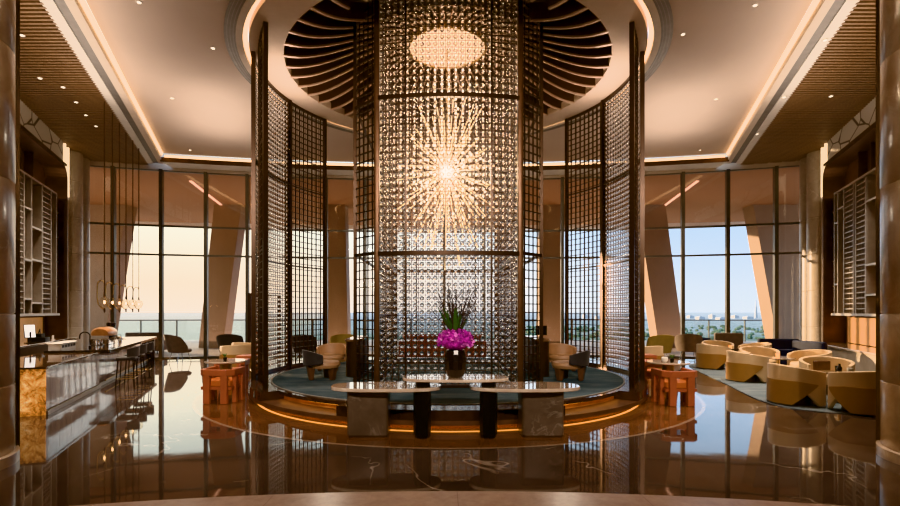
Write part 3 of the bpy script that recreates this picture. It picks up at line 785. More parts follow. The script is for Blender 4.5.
for i in range(90):
    a = random.uniform(0, 2*pi); e_ = random.gauss(0,.5); q = random.uniform(.25,1.15)
    vec = Vector((q*cos(a)*cos(e_), q*sin(a)*cos(e_)*1.1, q*sin(e_)*1.7))
    if b0 is None: mb = MB(); mb.ball((0,0,0), .022, 8, 6); b0 = mb.build('bulb', M['glow_dot'], ch); o = b0
    else: o = b0.copy(); COL.objects.link(o)
    o.parent = ch; o.location = vec
# canopy of curved fins in the ceiling opening
cn = thing('fin_canopy', 'round recessed ceiling canopy of curved dark fins around the lantern', 'canopy', (0,CY,0))
prof = [(3.76,7.40)]+[(3.60-(3.60-.92)*i/15, 7.40+.80*((i/15)**2*(3-2*i/15))) for i in range(16)]
th_ = .028
def fin_part(fv, pr):
    n = len(pr); vs = []; vs2 = []; fs = [(0,3,2,1),((n-1)*4,(n-1)*4+1,(n-1)*4+2,(n-1)*4+3)]
    for r_, z in pr:
        w2 = th_*(.35+.65*min(1,r_/3.0)); vs += [(r_,-w2,z),(r_,w2,z),(r_,w2,z+.035),(r_,-w2,z+.035)]
        w2 *= .6; hh = .40 if r_ < 3.6 else .3
        vs2 += [(r_,-w2,z+.035),(r_,w2,z+.035),(r_,w2,z+hh),(r_,-w2,z+hh)]
    for i in range(n-1):
        a = i*4; b = a+4; fs += [(a,a+1,b+1,b),(a+1,a+2,b+2,b+1),(a+2,a+3,b+3,b+2),(a+3,a,b,b+3)]
    fv.add(vs, fs, 0); fv.add(vs2, fs, 1)
fv = MB(); fin_part(fv, prof); f0 = fv.build('fin', [M['finlit'], M['finwood']], cn, smooth=False, fixn=True)
# fins interrupted where the lantern rises in front of them
fo = MB(); fin_part(fo, [p for p in prof if p[0] > 3.1]); fi = MB(); fin_part(fi, [p for p in prof if p[0] < 2.0])
g0 = g1 = None
NF = 46
for i in range(1, NF):
    az = (360*i/NF) % 360
    if abs(az-270) < 43:
        if g0 is None: g0 = fo.build('fin', [M['finlit'], M['finwood']], cn, smooth=False, fixn=True); g1 = fi.build('fin', [M['finlit'], M['finwood']], cn, smooth=False, fixn=True); o, q = g0, g1
        else: o, q = g0.copy(), g1.copy(); COL.objects.link(o); COL.objects.link(q)
        o.parent = q.parent = cn; o.rotation_euler = q.rotation_euler = (0,0,2*pi*i/NF)
    else:
        o = f0.copy(); COL.objects.link(o); o.parent = cn; o.rotation_euler = (0,0,2*pi*i/NF)
dm = MB(); dp = [(r_, z+.38) for r_, z in prof]; dp[0] = (3.76, 7.44)
dm.lathe([(3.76,7.43)]+[(3.74,7.78)]+[(r_, z+.38) for r_, z in prof[3:]]+[(.0,8.62)], 96, cap=False); dm.build('dome', M['dome'], cn)
dm = MB(); dm.ring(.0001,.90,8.10,8.18,seg=48); dm.build('light_disc', M['disc'], cn)
dm = MB(); dm.ring(.90,.95,8.06,8.20,seg=48); dm.build('disc_rim', M['brass'], cn)

# ------------------------------------------------------------------ consoles in front of the platform
OX = .03
def stadium(a, b, n=40, p=2.6):
    pts = []
    for i in range(n):
        t = 2*pi*i/n; c, s_ = cos(t), sin(t)
        pts.append((a*math.copysign(abs(c)**(2/p), c), b*math.copysign(abs(s_)**(2/p), s_)))
    return pts
def console(xc, xp0, xp1, pil_x, label):
    Yc = 7.28; X = PX(xc, Yc); t = thing('console_table', label, 'table', (X, Yc, 0), 0, 'oval stone console tables')
    mb = MB(); mb.prism(stadium(.80,.37), .672, .72); mb.build('table_top', M['topstone'], t, bev=.006, ang=50)
    a, b = PX(xp0, 7.12)-X, PX(xp1, 7.12)-X
    mb = MB(); mb.rbox(a, b, -.20, .24, .035, .672, .05, 3); mb.build('stone_pedestal', M['tablestone'], t, ang=50)
    mb = MB(); mb.rbox(a+.015, b-.015, -.185, .22, 0, .035, .05, 3); mb.build('plinth', M['bronze2'], t)
    c = PX(pil_x, 7.05)-X
    mb = MB(); mb.lathe([(.10,0),(.11,.03),(.125,.06),(.125,.62),(.11,.672)], 8, cx=c, cy=-.16); mb.build('fluted_leg', M['black'], t, ang=20)
    return t
console(386.5, 347, 388, 422, 'low oval stone console left of the flower table on a grey pedestal')
console(524, 522, 564, 489, 'low oval stone console right of the flower table on a grey pedestal')
Yc = 7.30; X = PX(455.5, Yc); t = thing('flower_table', 'raised oval stone table bridging the two consoles and carrying the vase', 'table', (X, Yc, .72))
mb = MB(); mb.prism(stadium(.775,.34), .08, .12); mb.build('table_top', M['topstone'], t, bev=.006, ang=50)
for px in (422.5, 489):
    mb = MB(); mb.lathe([(.105,0),(.105,.08)], 8, cx=PX(px,7.12)-X, cy=-.15); mb.build('leg', M['black'], t, ang=20)
# vase with orchids
VX = PX(455.5, 7.25); v = thing('flower_vase', 'black vase with magenta orchids and tall bare twigs', 'vase', (VX, 7.25, .84))
mb = MB(); prof_v = [(.095,0),(.115,.02),(.145,.12),(.158,.24),(.15,.34),(.13,.40),(.11,.40),(.10,.34)]
mb.lathe(prof_v, 14); mb.build('vase_body', M['vase'], v, ang=10)
mb = MB()
for i in range(330):
    th = random.uniform(0,2*pi); ph = random.uniform(-.35,1.45); rr_ = random.uniform(.85,1.0)
    c = Vector((.27*rr_*cos(ph)*cos(th), .25*rr_*cos(ph)*sin(th), .52+.18*rr_*sin(ph)))
    s_ = random.uniform(.022,.034)
    Mx = Matrix.Translation(c) @ Matrix.Rotation(random.uniform(0,6),4,'Z') @ Matrix.Rotation(random.uniform(-1.2,1.2),4,'X') @ Matrix.Rotation(random.uniform(0,1.4),4,'Y')
    for k_ in range(5):
        a = 2*pi*k_/5; mb.add([(0,0,0),(s_*cos(a-.5)*.8,s_*sin(a-.5)*.8,.006),(s_*1.25*cos(a),s_*1.25*sin(a),.012),(s_*cos(a+.5)*.8,s_*sin(a+.5)*.8,.006)], [(0,1,2,3)], (0,0,1,2)[i%4], Mx)
mb.ball((0,0,.52), .2, 12, 8, sz=.65)
o = mb.build('orchid_blooms', [M['petal'], M['petal2'], M['petal3']], v, smooth=False)
mb = MB()
for i in range(34):
    th = random.uniform(0,2*pi); l = random.uniform(.40,.56); k_ = random.uniform(.1,.62); w_ = .024
    p = [(k_*cos(th)*l*t_, k_*sin(th)*l*t_, .52+l*t_*(1-.1*t_)) for t_ in (0,.35,.7,1)]
    sx_, sy_ = -sin(th)*w_, cos(th)*w_; ww = (1,1.2,.9,.1)
    vs = []
    for q, f_ in zip(p, ww): vs += [(q[0]-sx_*f_,q[1]-sy_*f_,q[2]),(q[0]+sx_*f_,q[1]+sy_*f_,q[2])]
    mb.add(vs, [(0,1,3,2),(2,3,5,4),(4,5,7,6)])
mb.build('leaves', M['leaf'], v)
mb = MB()
for i in range(34):
    th = 2*pi*i/34+random.uniform(-.2,.2); sp = random.uniform(.05,.42); l = random.uniform(.55,.95)
    pts = []; x = y = 0.
    for j in range(7):
        t_ = j/6; pts.append((sp*cos(th)*t_**1.3+random.uniform(-.012,.012), sp*sin(th)*t_**1.3+random.uniform(-.012,.012), .42+l*t_))
    mb.tube(pts, [.0085-.0008*j for j in range(7)], 4)
    for j in (3,4,5):
        p = pts[j]; a = random.uniform(0,6); mb.cyl(p, (p[0]+.07*cos(a), p[1]+.07*sin(a), p[2]+.08), .004, 4)
mb.build('twigs', M['twig'], v)

# ------------------------------------------------------------------ platform lounge chairs
def low_chair(loc, rz, label, dark=True):
    t = thing('lounge_chair', label, 'chair', loc, rz, 'low lounge chairs on the platform')
    mb = MB(); zb = lambda d: .37-.05*cos(R(d)*1.3); zt = lambda d: .66-.10*(abs(d)/75)**2
    mb.shell(.33,.38,-75,75,zb,zt,20,sx=1.05,flare=.1); mb.build('backrest', M['darkfab'] if dark else M['tan'], t, bev=.012)
    mb = MB(); mb.shell(.30,.33,-72,72,lambda d: zb(d)+.02,lambda d: zt(d)-.015,20,sx=1.05,flare=.1); mb.build('back_lining', M['tan'], t)
    mb = MB(); mb.lathe([(.28,.25),(.36,.27),(.385,.33),(.36,.39),(.25,.405),(0,.41)], 28, sy=.88, cy=-.03); mb.build('seat', M['tan'], t)
    for a, k_ in ((0,1.2),(125,1),(-125,1)):
        Mx = Matrix.Rotation(R(-a),4,'Z'); q = MB()
        q.add([(-.06*k_,.22,0),(.06*k_,.22,0),(.05*k_,.30,0),(-.05*k_,.30,0),(-.09*k_,.18,.38),(.09*k_,.18,.38),(.09*k_,.36,.38),(-.09*k_,.36,.38)],
              [(0,3,2,1),(4,5,6,7),(0,1,5,4),(1,2,6,5),(2,3,7,6),(3,0,4,7)], 0, Mx); q.build('leg', M['walnut'], t, bev=.015)
    return t
zc = HP+.012
def on(x, Y): return (PX(x, Y), Y, zc)
low_chair(on(323,10.9), R(118), 'low lounge chair with dark curved back at left, nearest the camera')
low_chair(on(330,12.6), R(-14), 'low tan-backed lounge chair behind the dark-backed one at left', False)
low_chair(on(569,10.8), R(-118), 'low lounge chair with dark curved back at right, nearest the camera')
low_chair(on(563,12.5), R(12), 'low tan-backed lounge chair behind the dark-backed one at right', False)
for sg, side in ((-1,'left'),(1,'right')):
    t = thing('service_desk', 'dark curved service desk at the %s flank of the lantern column' % side, 'desk', (sg*2.17, CY+.05, zc))
    mb = MB(); mb.rbox(-.15,.15,-.75,.9,0,.80,.13,6); mb.build('body', M['bronze'], t)
    mb = MB(); mb.rbox(-.17,.17,-.78,.93,.80,.85,.15,6); mb.build('desk_top', M['brownstone'], t)
t = thing('desk_monitor', 'small black monitor on the right service desk', 'monitor', (2.17, CY-.45, zc+.85), R(15))
mb = MB(); mb.box(-.14,.14,-.012,.012,.08,.30); mb.build('screen', M['black'], t, bev=.005); mb = MB(); mb.cyl((0,0,0),(0,0,.1),.015); mb.lathe([(.08,0),(.08,.012)],16); mb.build('stand', M['black'], t)
# sofa behind the lantern, glimpsed through the beads
def sofa(loc, rz, w, mat, label, group=None, hgt=.78):
    t = thing('sofa', label, 'sofa', loc, rz, group)
    mb = MB(); mb.rbox(-w/2,w/2,-.42,.38,.14,.42,.06,3); mb.build('seat', mat, t, bev=.03)
    mb = MB(); mb.rbox(-w/2,w/2,.25,.45,.30,hgt,.06,3); mb.build('backrest', mat, t, bev=.04)
    for s_ in (-1,1):
        mb = MB(); mb.rbox(s_*w/2-.08,s_*w/2+.08,-.42,.45,.14,.60,.06,3); mb.build('armrest', mat, t, bev=.03)
        for yy in (-.34,.36): mb = MB(); mb.cyl((s_*(w/2-.08),yy,0),(s_*(w/2-.08),yy,.15),.02); mb.build('leg', M['black'], t)
    return t
sofa((-.1,14.9,zc), 0, 2.4, M['redfab'], 'red-brown sofa glimpsed through the beads behind the lantern column')

# ------------------------------------------------------------------ tub chairs, wing chairs, orange chairs, stools
def tub(loc=(0,0,0), rz=0, label='', group='cream and mustard tub chairs on the right rug'):
    t = thing('tub_chair', label, 'chair', loc, rz, group)
    mb = MB()
    zt = lambda d: .77-.13*(abs(d)/130)**1.6
    def zb(d):
        a = abs(d)
        return .30 if a < 72 else max(.02, .30-.28*(a-72)/34)
    mb.shell(.40,.47,-132,132,zb,zt,44,sx=1.04,sy=1.0); mb.build('shell', M['cream'], t, bev=.015, ang=45)
    mb = MB()
    def zb2(d):
        a = abs(d); return .03 if a < 50 else min(.40,.03+.37*(a-50)/50)
    mb.shell(.44,.487,-100,100,zb2,lambda d: .475-.05*max(0,(abs(d)-60)/40),40,sx=1.04,sy=1.0); mb.build('lower_shell', M['mustard'], t, ang=45)
    mb = MB(); mb.lathe([(.37,.22),(.39,.26),(.39,.40),(.36,.44),(.2,.455),(0,.455)], 28, cy=-.03); mb.build('seat_cushion', M['cream'], t)
    mb = MB(); mb.lathe([(.30,0),(.30,.22)], 20, cy=.02); mb.build('base', M['bronze'], t)
    return t
def at(x, Y): return (PX(x,Y), Y, 0)
def face_to(p, q): # chair front is local -Y
    return atan2(q[0]-p[0], -(q[1]-p[1]))
rugpts = [(7.46,14.75),(6.95,12.6),(6.45,10.9),(6.2,9.9),(6.25,9.2),(6.6,8.85),(7.3,8.55),(8.3,8.45),(8.7,9.0),(9.2,10.2),(10.0,12.2),(10.9,14.2),(11.2,15.8),(10.6,16.9),(9.3,17.4),(8.1,16.9)]
def smoothp(p, it=3):
    for _ in range(it):
        q = []
        for i in range(len(p)):
            a, b = p[i], p[(i+1)%len(p)]; q += [(a[0]*.75+b[0]*.25,a[1]*.75+b[1]*.25),(a[0]*.25+b[0]*.75,a[1]*.25+b[1]*.75)]
        p = q
    return p
RG = .014
mb = MB(); mb.prism(smoothp(rugpts,2), .0, RG); o = mb.build('rug', M['rug'], smooth=False, fixn=True); tag(o, 'large free-form blue-grey rug under the tub chairs at right', 'rug')
T1, T2, T3 = (9.2,16.15), (8.62,13.0), (7.7,9.85)
tubs = [((8.37,15.6),T1,'cream and mustard tub chair nearest the windows, left edge of the rug'),
        ((9.3,17.05),T1,'cream tub chair behind the table closest to the windows'),
        ((9.98,16.15),T1,'cream tub chair at the far right of the farthest rug table'),
        ((7.71,12.8),T2,'cream and mustard tub chair second in the row along the rug edge'),
        ((8.8,14.05),T2,'cream tub chair facing the camera behind the middle rug table'),
        ((9.5,13.1),T2,'cream tub chair right of the white-topped middle table'),
        ((6.75,9.7),T3,'large cream and mustard tub chair left of the nearest rug table'),
        ((8.25,10.9),T3,'cream tub chair with a patterned pillow facing the camera'),
        ((7.32,8.87),T3,'cream and mustard tub chair partly hidden by the right stone column')]
t0 = None
for (p, q, lb) in tubs:
    rz = face_to(p, q)+(R(-14) if q[0] > p[0]+.5 else R(14) if q[0] > p[0] else 0)
    if t0 is None: t0 = tub((*p,RG), rz, lb)
    else: dup(t0, (*p,RG), rz, lb)
dup(t0, (*at(237,15.6)[:2],0), R(200), 'mustard and cream tub chair behind the orange chairs at left', 'tub chairs behind the left orange table')
_p = at(247,16.95)
dup(t0, _p, R(170), 'mustard tub chair farthest back beside the left wing chair', 'tub chairs behind the left orange table')
dup(t0, (PX(646,15.2),15.2,0), R(-160), 'cream and mustard tub chair just right of the platform screens', 'tub chairs behind the right orange table')
t = thing('pillow', 'small brown patterned pillow on the camera-facing tub chair', 'pillow', (8.29,11.08,.58), R(10))
mb = MB(); mb.rbox(-.2,.2,-.05,.05,-.11,.12,.045,4); mb.build('cover', M['walnut'], t, bev=.02)

def round_table(loc, r, h_, label, top, name='side_table', group='round drink tables'):
    t = thing(name, label, 'table', (*loc,), 0, group)
    mb = MB(); mb.lathe([(r-.01,h_-.03),(r,h_-.02),(r,h_-.005),(r-.008,h_)], 40); mb.build('table_top', top, t, ang=30)
    mb = MB(); mb.lathe([(.05,.02),(.035,.08),(.035,h_-.03)], 16); mb.build('pedestal', M['brass'], t)
    mb = MB(); mb.lathe([(r*.55,0),(r*.55,.015),(.05,.03)], 28); mb.build('base', M['bronze'], t)
    return t
round_table((*T1,RG), .30, .58, 'round dark table nearest the windows on the rug', M['blackstone'])
round_table((*T2,RG), .38, .58, 'round white-topped table in the middle of the rug', M['topstone'])
round_table((*T3,RG), .36, .58, 'round dark table nearest the camera on the rug', M['blackstone'])
def small(name, label, cat, loc, prof, mat, seg=16, group=None):
    mb = MB(); mb.lathe(prof, seg); o = mb.build(name, mat); o.location = loc; return tag(o, label, cat, group)
M['amber'] = emis('amber_candle_glass', (1.,.45,.12), 1.2)
small('candle_holder', 'small amber candle holder on the table nearest the windows', 'candle', (T1[0]-.05,T1[1]-.1,RG+.58), [(.04,0),(.05,.1),(.045,.1),(.035,.01)], M['amber'])
small('candle_holder', 'small amber candle holder on the white-topped table', 'candle', (T2[0]-.08,T2[1]-.1,RG+.58), [(.04,0),(.05,.11),(.045,.11),(.035,.01)], M['amber'])
small('bottle', 'small black bottle on the dark table nearest the camera', 'bottle', (T3[0]-.08,T3[1]-.1,RG+.58), [(.04,0),(.045,.1),(.02,.14),(.02,.18)], M['vase'])
small('cup', 'white cup on the dark table nearest the camera', 'cup', (T3[0]+.14,T3[1]-.08,RG+.58), [(.03,0),(.045,.02),(.05,.09),(.045,.09),(.04,.02)], M['white'])
small('planter', 'dark square planter on the dark table nearest the camera', 'planter', (T3[0]+.03,T3[1]+.08,RG+.58), [(.05,0),(.06,.12),(.05,.12)], M['black'], 4)

def wing(loc, rz, mat, label, mat2=None):
    t = thing('wing_chair', label, 'chair', loc, rz, 'wing lounge chairs by the windows')
    mb = MB(); mb.shell(.25,.29,-95,95,lambda d: .36,lambda d: 1.0-.10*(abs(d)/60)**2 if abs(d)<60 else .90-.36*(abs(d)-60)/35,28,flare=.24); mb.build('shell', mat, t, bev=.012)
    mb = MB(); mb.lathe([(.28,.34),(.34,.37),(.34,.44),(.3,.47),(0,.475)], 24, cy=-.04); mb.build('seat', mat2 or mat, t)
    for a in (45,135,-45,-135):
        mb = MB(); mb.cyl((.26*sin(R(a)),.26*cos(R(a)),.36),(.36*sin(R(a)),.36*cos(R(a)),0),.012,6); mb.build('leg', M['chrome'], t)
    return t
def at(x, Y): return (PX(x,Y), Y, 0)
wing(at(180,17.6), R(150), M['greyfab'], 'grey-brown wing chair on thin metal legs behind the bar stools')
wing(at(231,17.9), R(190), M['darkfab'], 'charcoal wing chair beside the left slanting outer column')
wing(at(305,17.6), R(180), M['darkfab'], 'charcoal chair seen through the left rear lattice screen')
wing(at(342,18.0), R(200), M['yellowfab'], 'yellow lounge chair left of the lantern column by the windows', M['darkfab'])
wing(at(659,17.4), R(175), M['yellowfab'], 'olive-beige wing chair right of the platform by the windows')
wing(at(688,18.0), R(160), M['greyfab'], 'tan-brown wing chair on chrome legs left of the rug')
sofa((*at(733,18.4)[:2],0), R(-6), 1.0, M['greyfab'], 'grey-brown armchair against the windows behind the rug', hgt=.98)
sofa((*at(782,17.1)[:2],RG), R(-16), 1.25, M['navy'], 'long navy sofa against the windows at the right corner', hgt=.82)
sofa((*at(800,15.0)[:2],RG), R(-75), 1.0, M['navy'], 'navy armchair in front of the right stone pilaster', hgt=.88)
sofa((*at(708,18.3)[:2],0), R(-5), .45, M['navy'], 'small navy armchair between the window mullion and grey-brown armchair', hgt=.8)
sofa((*at(146,21.3)[:2],-.02), R(190), 1.3, M['greyfab'], 'low dark sofa outside the windows behind the end of the bar', hgt=.92)

def orange_chair(loc, rz, label, group='orange leather armchairs'):
    t = thing('armchair', label, 'chair', loc, rz, group)
    # square-plan U rail: back and two arms
    W, D = .34, .31
    U = [(-W,-D),(-W,D-.12),(-W+.12,D),(W-.12,D),(W,D-.12),(W,-D)]
    mb = MB(); th = .085
    def off(s_):
        return [(-W+s_,-D),(-W+s_,D-.12-s_*.3),(-W+.12+s_*.3,D-s_),(W-.12-s_*.3,D-s_),(W-s_,D-.12-s_*.3),(W-s_,-D)]
    A_ = U; B_ = off(th)
    for i in range(5): mb.prism([A_[i],B_[i],B_[i+1],A_[i+1]], .54, .665)
    mb.build('arm_rail', M['orange'], t, bev=.012, smooth=False, fixn=True)
    for x, y, w_, d_ in ((-.17,D-.05,.065,.045),(.17,D-.05,.065,.045),(-W+.05,-D+.08,.05,.07),(W-.05,-D+.08,.05,.07),(-W+.05,.06,.04,.05),(W-.05,.06,.04,.05)):
        mb = MB(); mb.box(x-w_,x+w_,y-d_,y+d_,0,.55); mb.build('leg', M['orange'], t, bev=.01, smooth=False)
    mb = MB(); mb.rbox(-.27,.27,-.30,.24,.33,.45,.05,3); mb.build('seat', M['orange2'], t, bev=.02)
    mb = MB(); mb.box(-.30,.30,-.28,.25,.27,.33); mb.build('seat_frame', M['orange'], t, smooth=False)
    return t
def cafe_table(loc, r, label):
    t = thing('cafe_table', label, 'table', loc, 0, 'round stone cafe tables')
    mb = MB(); mb.lathe([(r-.012,.70),(r,.708),(r,.73),(r-.008,.74)], 44); mb.build('table_top', M['topstone'], t, ang=30)
    mb = MB(); mb.lathe([(.12,0),(.12,.70)], 24); mb.build('pedestal', M['brass'], t)
    return t
def Cp(x, Y): return (PX(x,Y), Y, 0)
orange_chair(Cp(222,9.95), R(178), 'orange leather armchair in front of the left cafe table, its back to the camera')
cafe_table(Cp(226,10.75), .42, 'round stone cafe table between the left orange armchairs')
orange_chair(Cp(233,11.75), R(8), 'orange leather armchair behind the left cafe table')
orange_chair(Cp(675,9.70), R(180), 'orange leather armchair in front of the right cafe table, its back to the camera')
cafe_table(Cp(668,10.5), .42, 'round stone cafe table between the right orange armchairs')
orange_chair(Cp(657,11.4), R(70), 'orange leather armchair left of the right cafe table, turned sideways')
def red_table(loc, label):
    t = thing('red_side_table', label, 'table', loc, 0, 'low red side tables')
    mb = MB(); mb.rbox(-.3,.3,-.3,.3,.55,.62,.04,3); mb.build('table_top', M['orange'], t)
    for a in (-.24,.24):
        for b in (-.24,.24): mb = MB(); mb.box(a-.04,a+.04,b-.04,b+.04,0,.55); mb.build('leg', M['orange'], t, smooth=False)
red_table(Cp(251,13.4), 'low red side table beside the mustard tub chair at left')
red_table(Cp(642,13.6), 'low red side table just right of the platform posts')
def pot(loc, label):
    t = thing('potted_plant', label, 'plant', loc, 0)
    mb = MB(); mb.lathe([(.035,0),(.045,.07),(.04,.07)], 12); mb.build('pot', M['black'], t)
    mb = MB()
    for i in range(14):
        a = random.uniform(0,6.28); mb.add([(0,0,.06),(.04*cos(a-.3),.04*sin(a-.3),.12),(.07*cos(a),.07*sin(a),.15),(.04*cos(a+.3),.04*sin(a+.3),.12)], [(0,1,2,3)])
    mb.build('foliage', M['leaf'], t, smooth=False)
a = Cp(225,10.7); pot((a[0],a[1],.74), 'tiny green potted plant on the left cafe table')
a = Cp(672,10.45); pot((a[0],a[1],.74), 'tiny green potted plant on the right cafe table')
a = Cp(664.5,10.35)
small('tea_bowl', 'white tea bowl on the right cafe table beside the tiny plant', 'bowl', (a[0],a[1],.74), [(.03,0),(.06,.03),(.065,.09),(.05,.11),(.045,.1)], M['white'])

# ------------------------------------------------------------------ bar
def BX(Y): return -7.02-.385*(Y-8.65)
l_ = sqrt(1+.385**2); bdx, bdy = -.385/l_, 1/l_; BROT = atan2(bdy, bdx)
def barpt(s_, t_, z=0): # t_ positive into the room
    return (-7.02+bdx*s_+bdy*t_, 8.65+bdy*s_-bdx*t_, z)
def barthing(name, label, cat, s_, t_, z=0, group=None): return thing(name, label, cat, barpt(s_,t_,z), BROT, group)
# local: x along bar away from camera, -y into the room
t = barthing('stone_counter', 'low stone-clad bar counter with glowing amber onyx end', 'counter', 0, 0)
mb = MB(); mb.box(.03,3.35,0,1.1,.06,.79); mb.build('body', M['bronze'], t, smooth=False)
for i in range(5):
    mb = MB(); mb.box(.0+i*.67,.665+i*.67,-.03,.0,.09,.80); mb.build('stone_panel', M['silverstone'], t, bev=.003, smooth=False)
mb = MB(); mb.box(-.03,.0,-.03,1.1,.0,.80); mb.build('onyx_end', M['onyx'], t, smooth=False)
mb = MB(); mb.box(-.02,3.35,-.06,1.1,.0,.07); mb.build('skirting', M['silver'], t, smooth=False)
mb = MB(); mb.box(-.05,3.30,-.05,1.15,.80,.835); mb.build('worktop', M['brownstone'], t, bev=.004, smooth=False)
t = barthing('bar_counter', 'long black-topped bar counter running back to the windows', 'counter', 3.36, 0)
mb = MB(); mb.box(0,6.4,.05,.85,.06,.80); mb.build('body', M['bronze2'], t, smooth=False)
for i in range(8):
    mb = MB(); mb.box(.0+i*.8,.79+i*.8,.02,.05,.10,.80); mb.build('stone_panel', M['silverstone'], t, smooth=False)
mb = MB(); mb.box(0,6.4,-.0,.85,0,.08); mb.build('skirting', M['silver'], t, smooth=False)
mb = MB(); mb.box(-.02,6.6,-.24,1.05,.80,.88); mb.build('worktop', M['blackstone'], t, bev=.006, smooth=False)
mb = MB(); mb.cyl((.2,-.1,.14),(6.2,-.1,.14),.018,8); mb.build('foot_rail', M['brass'], t)
mb = MB(); mb.box(6.3,6.45,-.2,.6,0,.80); mb.build('end_panel', M['bronze'], t, smooth=False)
ZB2 = .88
# stools: front faces the bar (local -Y towards bar)
def stool(Y, label):
    p = (-2.76*1.0-.4*Y, Y); X = -.40*Y-2.72
    t = thing('bar_stool', label, 'stool', (X+.0, Y, 0), BROT+pi, 'bar stools')
    return t
def make_stool(loc, rz, label):
    t = thing('bar_stool', label, 'stool', loc, rz, 'bar stools along the black counter')
    mb = MB(); mb.rbox(-.21,.21,-.20,.20,.66,.73,.07,4); mb.build('seat', M['darkfab'], t, bev=.02)
    mb = MB(); mb.shell(.20,.235,-80,80,lambda d: .74,lambda d: .98-.06*(abs(d)/80)**2,18,flare=.03); mb.build('backrest', M['darkfab'], t, bev=.008)
    for a in (-1,1):
        for b in (-1,1): mb = MB(); mb.cyl((a*.16,b*.15,.67),(a*.20,b*.19,0),.012,6); mb.build('leg', M['black'], t)
    mb = MB(); q = [(-.19,-.18,.24),(.19,-.18,.24),(.19,.18,.24),(-.19,.18,.24),(-.19,-.18,.24)]
    for u, w_ in zip(q, q[1:]): mb.cyl(u, w_, .008, 6)
    mb.build('footrest', M['brass'], t)
    return t
# local +Y (backrest) must point into the room (normal = (bdy, -bdx))
srot = atan2(-bdy, -bdx)  # placeholder, corrected below
srot = atan2(-bdx, bdy) - pi/2
lbs = ['black bar stool nearest the camera along the bar','black bar stool in the middle of the row of three','black bar stool farthest from the camera near the bar end']
s0 = None
for px, Y, lb in ((127,11.7,lbs[0]),(135,12.5,lbs[1]),(143,13.4,lbs[2])):
    loc = (PX(px,Y), Y, 0)
    if s0 is None: s0 = make_stool(loc, srot, lb)
    else: dup(s0, loc, srot, lb)
# espresso machine
t = barthing('espresso_machine', 'wood-clad espresso machine with chrome base on the bar', 'machine', 5.9, -.45, ZB2)
mb = MB(); mb.rbox(-.5,.5,-.22,.24,.0,.16,.05,3); mb.build('chrome_body', M['chrome'], t, bev=.01)
mb = MB()
pts = []
for j in range(13):
    a = R(-20+220*j/12); pts.append((.26*cos(a), .30+.18*sin(a)))
v = [(x_, y_, z_) for x_ in (-.52,.56) for y_, z_ in pts]; m_ = len(pts)
v = []
for x_, k_ in ((-.50,.75),(-.3,1.),(.3,1.),(.50,.75)):
    for y_, z_ in pts: v.append((x_, y_*k_, .30+(z_-.30)*k_))
fs = [tuple(range(m_)), tuple(3*m_+i for i in range(m_-1,-1,-1))]
for r_ in range(3):
    for j in range(m_): fs.append((r_*m_+j,(r_+1)*m_+j,(r_+1)*m_+(j+1)%m_,r_*m_+(j+1)%m_))
mb.add(v, fs); mb.build('wooden_hood', M['bookwood'], t, fixn=True, ang=30)
for x_ in (-.25,.05,.32):
    mb = MB(); mb.cyl((x_,-.2,.17),(x_,-.33,.15),.03,10); mb.cyl((x_,-.3,.15),(x_,-.46,.10),.012,8); mb.build('group_head', M['chrome'], t)
mb = MB(); mb.tube([(.5,-.2,.25),(.56,-.28,.22),(.58,-.3,.05)], .008, 6); mb.build('steam_wand', M['chrome'], t)
t = barthing('coffee_grinder', 'dark coffee grinder with round glass hopper behind the espresso machine', 'grinder', 6.85, -.5, ZB2)
mb = MB(); mb.lathe([(.09,0),(.09,.02),(.06,.06),(.06,.30),(.03,.36)], 16); mb.build('grinder_body', M['black'], t)
mb = MB(); mb.lathe([(.03,.36),(.09,.42),(.12,.52),(.12,.56),(.10,.58)], 20); mb.build('hopper', M['vase'], t)
t = barthing('tap', 'black gooseneck tap rising from the bar worktop', 'tap', 4.4, -.42, ZB2)
mb = MB(); mb.lathe([(.03,0),(.03,.04),(.014,.06)], 12); mb.tube([(0,0,.05),(0,0,.28)]+[(.0,.11-.11*cos(R(a)),.28+.11*sin(R(a))) for a in range(15,181,15)]+[(0,.22,.22)], .014, 8); mb.build('spout', M['black'], t)
mb = MB(); mb.cyl((0,0,.08),(.08,0,.10),.008,6); mb.build('lever', M['black'], t)
t = barthing('display_case', 'white display case with dark slots on the bar worktop', 'case', 3.95, -.85, ZB2)
mb = MB(); mb.box(-.5,.6,-.1,.15,0,.15); mb.box(-.52,.62,-.12,.17,.15,.17); mb.build('cabinet', M['white'], t, bev=.004, smooth=False)
for i in range(5): mb = MB(); mb.box(-.44+i*.2,-.30+i*.2,-.105,-.095,.06,.12); mb.build('slot', M['black'], t, smooth=False)
t = barthing('wooden_crate', 'light wooden crate at the near end of the stone counter', 'crate', .5, -.85, .835)
mb = MB(); mb.box(-.3,.3,-.15,.15,0,.02); mb.box(-.3,.3,-.15,-.13,.02,.11); mb.box(-.3,.3,.13,.15,.02,.11); mb.box(-.3,-.28,-.13,.13,.02,.11); mb.box(.28,.3,-.13,.13,.02,.11); mb.build('crate_body', M['bookwood'], t, smooth=False)
h=-1
t = side_frame(-1, 'register_monitor', 'white-screened register monitor on a tilting stand on the back counter', 'monitor', .35, .15, .95); t.rotation_euler[2] += R(-60)
mb = MB(); Mx = Matrix.Rotation(R(-18),4,'X'); mb.box(-.11,.11,-.012,.012,.16,.50,M=Mx); mb.build('screen', M['screen'], t, smooth=False)
mb = MB(); mb.box(-.12,.12,.0,.03,.15,.51,M=Mx); mb.cyl((0,.05,.0),(0,.05,.3),.02); mb.box(-.12,.12,-.08,.12,0,.015); mb.build('stand', M['black'], t, smooth=False)
t = side_frame(-1, 'cash_register', 'squat black register machine beside the white monitor', 'register', 1.1, .1, .95)
